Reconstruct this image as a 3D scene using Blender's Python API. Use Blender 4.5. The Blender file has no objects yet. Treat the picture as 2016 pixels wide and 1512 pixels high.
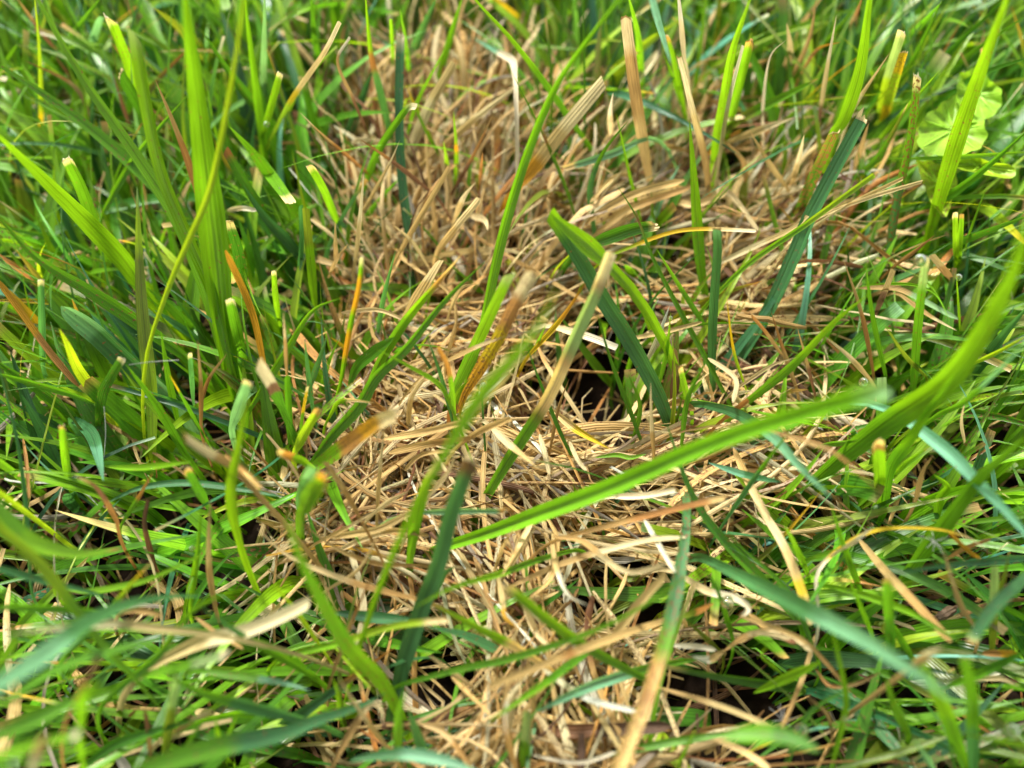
import bpy, math, random
import numpy as np
rng = np.random.default_rng(11)
random.seed(11)
MM = 0.001
sc = bpy.context.scene
C = sc.collection

# ------------------------------------------------------------------ camera
W, H = 2016.0, 1512.0
PITCH = math.radians(60)                   # looking this far below the horizon
HFOV = math.radians(55)
FPX = (W / 2) / math.tan(HFOV / 2)
DIST = 0.140                               # camera to the straw mat in the middle
CAM = np.array([0.0, -DIST * math.cos(PITCH), 0.010 + DIST * math.sin(PITCH)])
cd = bpy.data.cameras.new('camera')
cam = bpy.data.objects.new('camera', cd)
C.objects.link(cam)
cam.location = CAM
cam.rotation_euler = (math.pi / 2 - PITCH, 0, 0)
cd.sensor_width = 36
cd.lens = 18 / math.tan(HFOV / 2)
cd.clip_start = 0.004
cd.clip_end = 100
cd.dof.use_dof = True
cd.dof.focus_distance = 0.136
cd.dof.aperture_fstop = cd.lens / 3.3
sc.camera = cam
FWD = np.array([0, math.cos(PITCH), -math.sin(PITCH)])
UP = np.array([0, math.sin(PITCH), math.cos(PITCH)])
RIGHT = np.array([1.0, 0, 0])

def ray(u, v):
    return FWD + RIGHT * ((u - W / 2) / FPX) + UP * ((H / 2 - v) / FPX)

def at(u, v, h):
    """the point h millimetres above the soil that lies in the direction of a photo pixel"""
    d = ray(u, v)
    return CAM + d * ((h * MM - CAM[2]) / d[2])

def proj(p):
    q = np.asarray(p) - CAM
    z = q @ FWD
    return W / 2 + FPX * (q @ RIGHT) / z, H / 2 - FPX * (q @ UP) / z, z

# ------------------------------------------------------------------ light: bright overcast day
EL, AZ = 52, -24                            # sun elevation; azimuth from +Y towards +X
wd = bpy.data.worlds.new('World')
sc.world = wd
wd.use_nodes = True
nt = wd.node_tree
bg = nt.nodes['Background']
sky = nt.nodes.new('ShaderNodeTexSky')
sky.sky_type = 'NISHITA'
sky.sun_disc = False
sky.sun_elevation = math.radians(EL)
sky.sun_rotation = math.radians(AZ)
sky.dust_density = 4
hs = nt.nodes.new('ShaderNodeHueSaturation')
hs.inputs['Saturation'].default_value = 0.18
nt.links.new(sky.outputs[0], hs.inputs['Color'])
nt.links.new(hs.outputs[0], bg.inputs['Color'])
bg.inputs['Strength'].default_value = 0.055
sd = bpy.data.lights.new('sun', 'SUN')
sd.energy = 2.0
sd.angle = math.radians(9)
sd.color = (1.0, 0.96, 0.89)
sun = bpy.data.objects.new('sun', sd)
C.objects.link(sun)
sun.rotation_euler = (math.radians(90 - EL), 0, math.pi - math.radians(AZ))
sc.view_settings.view_transform = 'Standard'
sc.view_settings.look = 'None'
sc.view_settings.gamma = 1
sc.view_settings.use_curve_mapping = False
sc.view_settings.exposure = 2.22
cy = sc.cycles
cy.use_denoising = True
cy.max_bounces = 10
cy.diffuse_bounces = 3
cy.transmission_bounces = 8
cy.sample_clamp_indirect = 6

# ------------------------------------------------------------------ colours (linear albedo)
PAL = dict(
    bright=(.165, .370, .010), lime=(.290, .450, .018), mid=(.105, .280, .012), deep=(.058, .185, .012),
    olive=(.140, .200, .020), blue=(.060, .195, .066), dblue=(.038, .130, .046), mint=(.150, .370, .210),
    pale=(.270, .420, .170), yellow=(.600, .420, .020), amber=(.600, .300, .025),
    straw=(.610, .430, .165), tan=(.465, .290, .100), cream=(.720, .570, .290), white=(.770, .680, .470),
    orange=(.420, .200, .055), brown=(.230, .110, .050), umber=(.120, .065, .035), grey=(.330, .270, .190), leaf=(.230, .420, .030))

def mixc(a, b, t):
    return tuple(x + (y - x) * t for x, y in zip(a, b))

# ------------------------------------------------------------------ materials
def blade_material(name, trans, rough, bump, streak, spec=.5, ribs=6.0, groove=1.0):
    m = bpy.data.materials.new(name)
    m.use_nodes = True
    n = m.node_tree.nodes
    L = m.node_tree.links.new
    n.clear()
    out = n.new('ShaderNodeOutputMaterial')
    att = n.new('ShaderNodeAttribute'); att.attribute_name = 'Col'
    uv = n.new('ShaderNodeUVMap'); uv.uv_map = 'UVMap'
    mp = n.new('ShaderNodeMapping'); mp.inputs['Scale'].default_value = (13, .4, 1)
    L(uv.outputs[0], mp.inputs[0])
    nz = n.new('ShaderNodeTexNoise'); nz.inputs['Scale'].default_value = 1.0; nz.inputs['Detail'].default_value = 3
    L(mp.outputs[0], nz.inputs['Vector'])
    cr = n.new('ShaderNodeMapRange'); cr.inputs[1].default_value = .3; cr.inputs[2].default_value = .7
    cr.inputs[3].default_value = 1 - streak; cr.inputs[4].default_value = 1 + streak * .8
    L(nz.outputs[0], cr.inputs[0])
    mul = n.new('ShaderNodeMix'); mul.data_type = 'RGBA'; mul.blend_type = 'MULTIPLY'
    mul.inputs[0].default_value = 1
    L(att.outputs['Color'], mul.inputs[6]); L(cr.outputs[0], mul.inputs[7])
    # brown flecks, more of them where the blade is worn (alpha of the colour attribute)
    mp2 = n.new('ShaderNodeMapping'); mp2.inputs['Scale'].default_value = (2.2, 2.2, 1)
    L(uv.outputs[0], mp2.inputs[0])
    n2 = n.new('ShaderNodeTexNoise'); n2.inputs['Scale'].default_value = 1.6; n2.inputs['Detail'].default_value = 4
    L(mp2.outputs[0], n2.inputs['Vector'])
    sub = n.new('ShaderNodeMath'); sub.operation = 'MULTIPLY_ADD'
    sub.inputs[1].default_value = .34; sub.inputs[2].default_value = -.72
    L(att.outputs['Alpha'], sub.inputs[0])
    add = n.new('ShaderNodeMath'); add.operation = 'ADD'
    L(n2.outputs[0], add.inputs[0]); L(sub.outputs[0], add.inputs[1])
    th = n.new('ShaderNodeMapRange'); th.inputs[1].default_value = 0; th.inputs[2].default_value = .07
    L(add.outputs[0], th.inputs[0])
    fl = n.new('ShaderNodeMix'); fl.data_type = 'RGBA'
    L(th.outputs[0], fl.inputs[0]); L(mul.outputs[2], fl.inputs[6])
    fl.inputs[7].default_value = (*PAL['brown'], 1)
    # ribs that run along the blade
    sp = n.new('ShaderNodeSeparateXYZ'); L(uv.outputs[0], sp.inputs[0])
    k = n.new('ShaderNodeMath'); k.operation = 'MULTIPLY'; k.inputs[1].default_value = math.tau * ribs
    L(sp.outputs[0], k.inputs[0])
    sn = n.new('ShaderNodeMath'); sn.operation = 'SINE'; L(k.outputs[0], sn.inputs[0])
    rc = n.new('ShaderNodeMapRange'); rc.inputs[1].default_value = -1; rc.inputs[2].default_value = 1
    rc.inputs[3].default_value = .93; rc.inputs[4].default_value = 1.07
    L(sn.outputs[0], rc.inputs[0])
    rm = n.new('ShaderNodeMix'); rm.data_type = 'RGBA'; rm.blend_type = 'MULTIPLY'; rm.inputs[0].default_value = 1
    L(fl.outputs[2], rm.inputs[6]); L(rc.outputs[0], rm.inputs[7])
    mp3 = n.new('ShaderNodeMapping'); mp3.inputs['Scale'].default_value = (.9, .16, 1); mp3.inputs['Location'].default_value = (3, 7, 0)
    L(uv.outputs[0], mp3.inputs[0])
    n3 = n.new('ShaderNodeTexNoise'); n3.inputs['Scale'].default_value = 1.5; n3.inputs['Detail'].default_value = 2
    L(mp3.outputs[0], n3.inputs['Vector'])
    r3 = n.new('ShaderNodeMapRange'); r3.inputs[1].default_value = .3; r3.inputs[2].default_value = .7
    r3.inputs[3].default_value = .76; r3.inputs[4].default_value = 1.22
    L(n3.outputs[0], r3.inputs[0])
    cx = n.new('ShaderNodeMath'); cx.operation = 'SUBTRACT'; cx.inputs[1].default_value = .5; L(sp.outputs[0], cx.inputs[0])
    ab = n.new('ShaderNodeMath'); ab.operation = 'ABSOLUTE'; L(cx.outputs[0], ab.inputs[0])
    gr = n.new('ShaderNodeMapRange'); gr.interpolation_type = 'SMOOTHSTEP'
    gr.inputs[1].default_value = .015; gr.inputs[2].default_value = .085; gr.inputs[3].default_value = groove; gr.inputs[4].default_value = 1
    L(ab.outputs[0], gr.inputs[0])
    mm = n.new('ShaderNodeMath'); mm.operation = 'MULTIPLY'; L(r3.outputs[0], mm.inputs[0]); L(gr.outputs[0], mm.inputs[1])
    rm2 = n.new('ShaderNodeMix'); rm2.data_type = 'RGBA'; rm2.blend_type = 'MULTIPLY'; rm2.inputs[0].default_value = 1
    L(rm.outputs[2], rm2.inputs[6]); L(mm.outputs[0], rm2.inputs[7])
    fl = rm2
    hsum = n.new('ShaderNodeMath'); hsum.operation = 'MULTIPLY_ADD'; hsum.inputs[1].default_value = .5
    L(sn.outputs[0], hsum.inputs[0]); L(nz.outputs[0], hsum.inputs[2])
    bp = n.new('ShaderNodeBump'); bp.inputs['Strength'].default_value = bump
    bp.inputs['Distance'].default_value = .00012
    L(hsum.outputs[0], bp.inputs['Height'])
    pr = n.new('ShaderNodeBsdfPrincipled')
    pr.inputs['Roughness'].default_value = rough
    pr.inputs['Specular IOR Level'].default_value = spec
    L(fl.outputs[2], pr.inputs['Base Color']); L(bp.outputs[0], pr.inputs['Normal'])
    tr = n.new('ShaderNodeBsdfTranslucent')
    tint = n.new('ShaderNodeMix'); tint.data_type = 'RGBA'; tint.blend_type = 'MULTIPLY'; tint.inputs[0].default_value = 1
    tint.inputs[7].default_value = (1.5, 1.35, .6, 1) if 'straw' not in name else (1.08, 1.08, 1.0, 1)
    L(fl.outputs[2], tint.inputs[6])
    L(tint.outputs[2], tr.inputs['Color']); L(bp.outputs[0], tr.inputs['Normal'])
    mx = n.new('ShaderNodeMixShader'); mx.inputs[0].default_value = trans
    L(pr.outputs[0], mx.inputs[1]); L(tr.outputs[0], mx.inputs[2])
    L(mx.outputs[0], out.inputs['Surface'])
    return m

M_GREEN = blade_material('green_blade', .45, .32, .34, .11, .6, 6.0, .72)
M_STRAW = blade_material('dry_straw', .38, .6, .7, .30, .3, 4.0)
M_LEAF = blade_material('weed_leaf', .35, .45, .3, .12, .45, 1.0)

def soil_material():
    m = bpy.data.materials.new('damp_soil'); m.use_nodes = True
    n = m.node_tree.nodes; L = m.node_tree.links.new
    pr = n['Principled BSDF']; pr.inputs['Roughness'].default_value = 1; pr.inputs['Specular IOR Level'].default_value = .05
    tc = n.new('ShaderNodeTexCoord')
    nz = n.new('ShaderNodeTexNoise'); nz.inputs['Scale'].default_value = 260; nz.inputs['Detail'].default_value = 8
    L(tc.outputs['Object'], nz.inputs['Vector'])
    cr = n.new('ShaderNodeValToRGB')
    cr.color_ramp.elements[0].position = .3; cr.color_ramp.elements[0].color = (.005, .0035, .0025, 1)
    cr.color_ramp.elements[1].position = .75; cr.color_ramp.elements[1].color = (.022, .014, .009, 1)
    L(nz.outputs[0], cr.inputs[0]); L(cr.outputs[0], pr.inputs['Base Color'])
    bp = n.new('ShaderNodeBump'); bp.inputs['Distance'].default_value = .001
    L(nz.outputs[0], bp.inputs['Height']); L(bp.outputs[0], pr.inputs['Normal'])
    return m

def water_material():
    m = bpy.data.materials.new('dew_water'); m.use_nodes = True
    pr = m.node_tree.nodes['Principled BSDF']
    pr.inputs['Base Color'].default_value = (1, 1, 1, 1)
    pr.inputs['Roughness'].default_value = 0
    pr.inputs['IOR'].default_value = 1.33
    pr.inputs['Transmission Weight'].default_value = 1
    return m

M_SOIL, M_WATER = soil_material(), water_material()

# ------------------------------------------------------------------ mesh helpers
class Soup:
    """collects strips; build() links them as one mesh object"""
    def __init__(s):
        s.v, s.f, s.c, s.u, s.n = [], [], [], [], 0
    def grid(s, P, col, u, vv):
        """P (rows, cols, 3), col (rows, 4), u (cols), vv (rows)"""
        r, k = P.shape[:2]
        s.v.append(P.reshape(-1, 3))
        s.c.append(np.repeat(col, k, 0) if col.ndim == 2 else col.reshape(-1, 4))
        s.u.append(np.stack([np.tile(u, r), np.repeat(vv, k)], 1))
        i = (np.arange(r - 1)[:, None] * k + np.arange(k - 1)[None]).ravel() + s.n
        s.f.append(np.stack([i, i + 1, i + k + 1, i + k], 1))
        s.n += r * k
    def build(s, name, mat, parent=None, origin=None):
        v = np.concatenate(s.v); f = np.concatenate(s.f); c = np.concatenate(s.c); u = np.concatenate(s.u)
        if origin is not None:
            v = v - origin
        me = bpy.data.meshes.new(name)
        me.vertices.add(len(v)); me.vertices.foreach_set('co', v.astype(np.float32).ravel())
        me.loops.add(f.size); me.loops.foreach_set('vertex_index', f.astype(np.int32).ravel())
        me.polygons.add(len(f))
        me.polygons.foreach_set('loop_start', (np.arange(len(f)) * 4).astype(np.int32))
        me.polygons.foreach_set('loop_total', np.full(len(f), 4, np.int32))
        uvl = me.uv_layers.new(name='UVMap')
        uvl.data.foreach_set('uv', u[f.ravel()].astype(np.float32).ravel())
        ca = me.color_attributes.new('Col', 'FLOAT_COLOR', 'POINT')
        ca.data.foreach_set('color', c.astype(np.float32).ravel())
        me.update(calc_edges=True)
        me.polygons.foreach_set('use_smooth', np.ones(len(f), bool))
        me.materials.append(mat)
        o = bpy.data.objects.new(name, me)
        C.objects.link(o)
        if parent is not None:
            o.parent = parent
            if origin is not None and parent.type == 'EMPTY':
                o.location = np.asarray(origin) - np.asarray(parent.location)
        elif origin is not None:
            o.location = origin
        return o

def tag(o, label=None, cat=None, group=None, kind=None):
    for k, x in (('label', label), ('category', cat), ('group', group), ('kind', kind)):
        if x:
            o[k] = x
    return o

def smooth_curve(pts, n):
    """Catmull-Rom through pts, resampled to n points by arc length"""
    pts = np.asarray(pts, float)
    if len(pts) == 2:
        t = np.linspace(0, 1, n)[:, None]
        return pts[0] * (1 - t) + pts[1] * t
    e = np.vstack([2 * pts[0] - pts[1], pts, 2 * pts[-1] - pts[-2]])
    o = []
    for i in range(1, len(e) - 2):
        t = np.linspace(0, 1, 12, endpoint=False)[:, None]
        a, b, c_, d = e[i - 1], e[i], e[i + 1], e[i + 2]
        o.append(.5 * (2 * b + (c_ - a) * t + (2 * a - 5 * b + 4 * c_ - d) * t ** 2 + (3 * b - a - 3 * c_ + d) * t ** 3))
    o = np.vstack(o + [pts[-1:]])
    s = np.concatenate([[0], np.cumsum(np.linalg.norm(np.diff(o, axis=0), axis=1))])
    q = np.linspace(0, s[-1], n)
    return np.stack([np.interp(q, s, o[:, k]) for k in range(o.shape[1])], 1)

def unit(a):
    return a / np.maximum(np.linalg.norm(a, axis=-1, keepdims=True), 1e-12)

def colour_stops(spec, t, jitter=.10, r=None):
    """'mid,straw@.85~.4' -> rgba rows; ~ is the wear"""
    r = r or random
    wear = 0.0
    if '~' in spec:
        spec, w_ = spec.split('~'); wear = float(w_)
    st = []
    for s in spec.split(','):
        nm, _, p = s.partition('@')
        st.append((float(p) if p else 0.0, PAL[nm]))
    col = np.tile(np.array(st[0][1]), (len(t), 1))
    for p, c_ in st[1:]:
        k = np.clip((t - p) / .05 + .5, 0, 1)[:, None]
        col = col * (1 - k) + np.array(c_) * k
    wm_ = r.gauss(0, jitter)                 # warmer or cooler, lighter or darker
    col = col * np.array([1 + .9 * wm_, 1 + .15 * wm_, 1 - .7 * wm_]).clip(.6, 1.5) * math.exp(r.gauss(0, jitter * 1.2))
    return np.concatenate([col.clip(0, .9), np.full((len(t), 1), wear)], 1)

def width_profile(t, w, end):
    base = .62 + .38 * np.clip(t / .25, 0, 1)
    if end == 'cut':
        tip = .82 + .18 * np.clip((1 - t) / .5, 0, 1)
    elif end == 'round':
        tip = np.sqrt(np.clip(1 - np.clip((t - .72) / .28, 0, 1) ** 2, .004, 1))
    elif end == 'both':
        return w * np.maximum(.05, np.sin(np.pi * (t * .97 + .015)) ** .7)
    else:
        tip = np.clip((1 - t) / .62, 0, 1) ** .75
        tip = np.maximum(tip, .03)
    return w * base * tip

def strip(soup, P, w, side, col, cols=3, fold=.35, tw=0.0, slant=0.0):
    """a leaf blade: folded along its middle, possibly twisted about its own line"""
    n = len(P)
    T = unit(np.gradient(P, axis=0))
    S = unit(side - (side * T).sum(1, keepdims=True) * T)
    N = np.cross(T, S)
    a = np.linspace(0, tw, n)[:, None]
    S, N = S * np.cos(a) + N * np.sin(a), N * np.cos(a) - S * np.sin(a)
    k = np.linspace(-1, 1, cols)
    prof = np.abs(k) ** 1.3 * fold - fold * .5
    G = P[:, None] + S[:, None] * (w[:, None] / 2 * k)[..., None] + N[:, None] * (w[:, None] / 2 * prof)[..., None]
    if slant:
        G[-1] += T[-1] * (w[-1] / 2 * slant * k)[:, None]
    L = np.concatenate([[0], np.cumsum(np.linalg.norm(np.diff(P, axis=0), axis=1))])
    u = (k + 1) / 2
    soup.grid(G, col, u, L / (2.0 * MM) + random.random() * 400)
    return G, S, N, T

def torn_end(G, T, L, colour):
    """ragged fibres left where a mower or dry rot cut the blade"""
    k = 9
    a = G[-1]
    src = np.linspace(0, 1, len(a))
    q = np.linspace(0, 1, k)
    row = np.stack([np.interp(q, src, a[:, i]) for i in range(3)], 1)
    back = row - T[-1] * L * .25
    sl = random.gauss(0, .35)
    wob = np.array([random.uniform(-.1, .3) + (random.uniform(.2, 1.0) if random.random() < .35 else 0) + sl * (i / (k - 1) - .5) for i in range(k)])
    nrm = np.cross(T[-1], unit(row[-1] - row[0]))
    end = row + T[-1] * (L * wob)[:, None] + nrm * (np.array([random.gauss(0, .12) for _ in range(k)]) * L)[:, None]
    mid = (row + end) / 2
    P = np.stack([back, row, mid, end])
    P = P + nrm * 4e-5
    c = np.tile(np.array([*PAL[colour], 0]), (4, 1))
    c[0, :3] *= .85
    s = Soup(); s.grid(P, c, q, np.linspace(0, 2, 4))
    return s

# ------------------------------------------------------------------ the setting
def build_ground():
    n = 141
    s = np.linspace(-1, 1, n)
    g = np.sign(s) * (np.abs(s) * .22 + np.abs(s) ** 5 * 5.8)
    X, Y = np.meshgrid(g, g + .03)
    Z = (.0011 * np.sin(X * 310 + 1.3 * np.sin(Y * 170)) + .0009 * np.sin(Y * 420 + X * 90) + rng.normal(0, .0005, X.shape)) - .0085
    P = np.stack([X, Y, Z], 2)
    s_ = Soup(); s_.grid(P, np.tile([.03, .02, .012, 0], (n, 1)), np.linspace(0, 1, n), np.linspace(0, 1, n))
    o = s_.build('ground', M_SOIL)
    tag(o, kind='structure')
build_ground()
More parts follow.
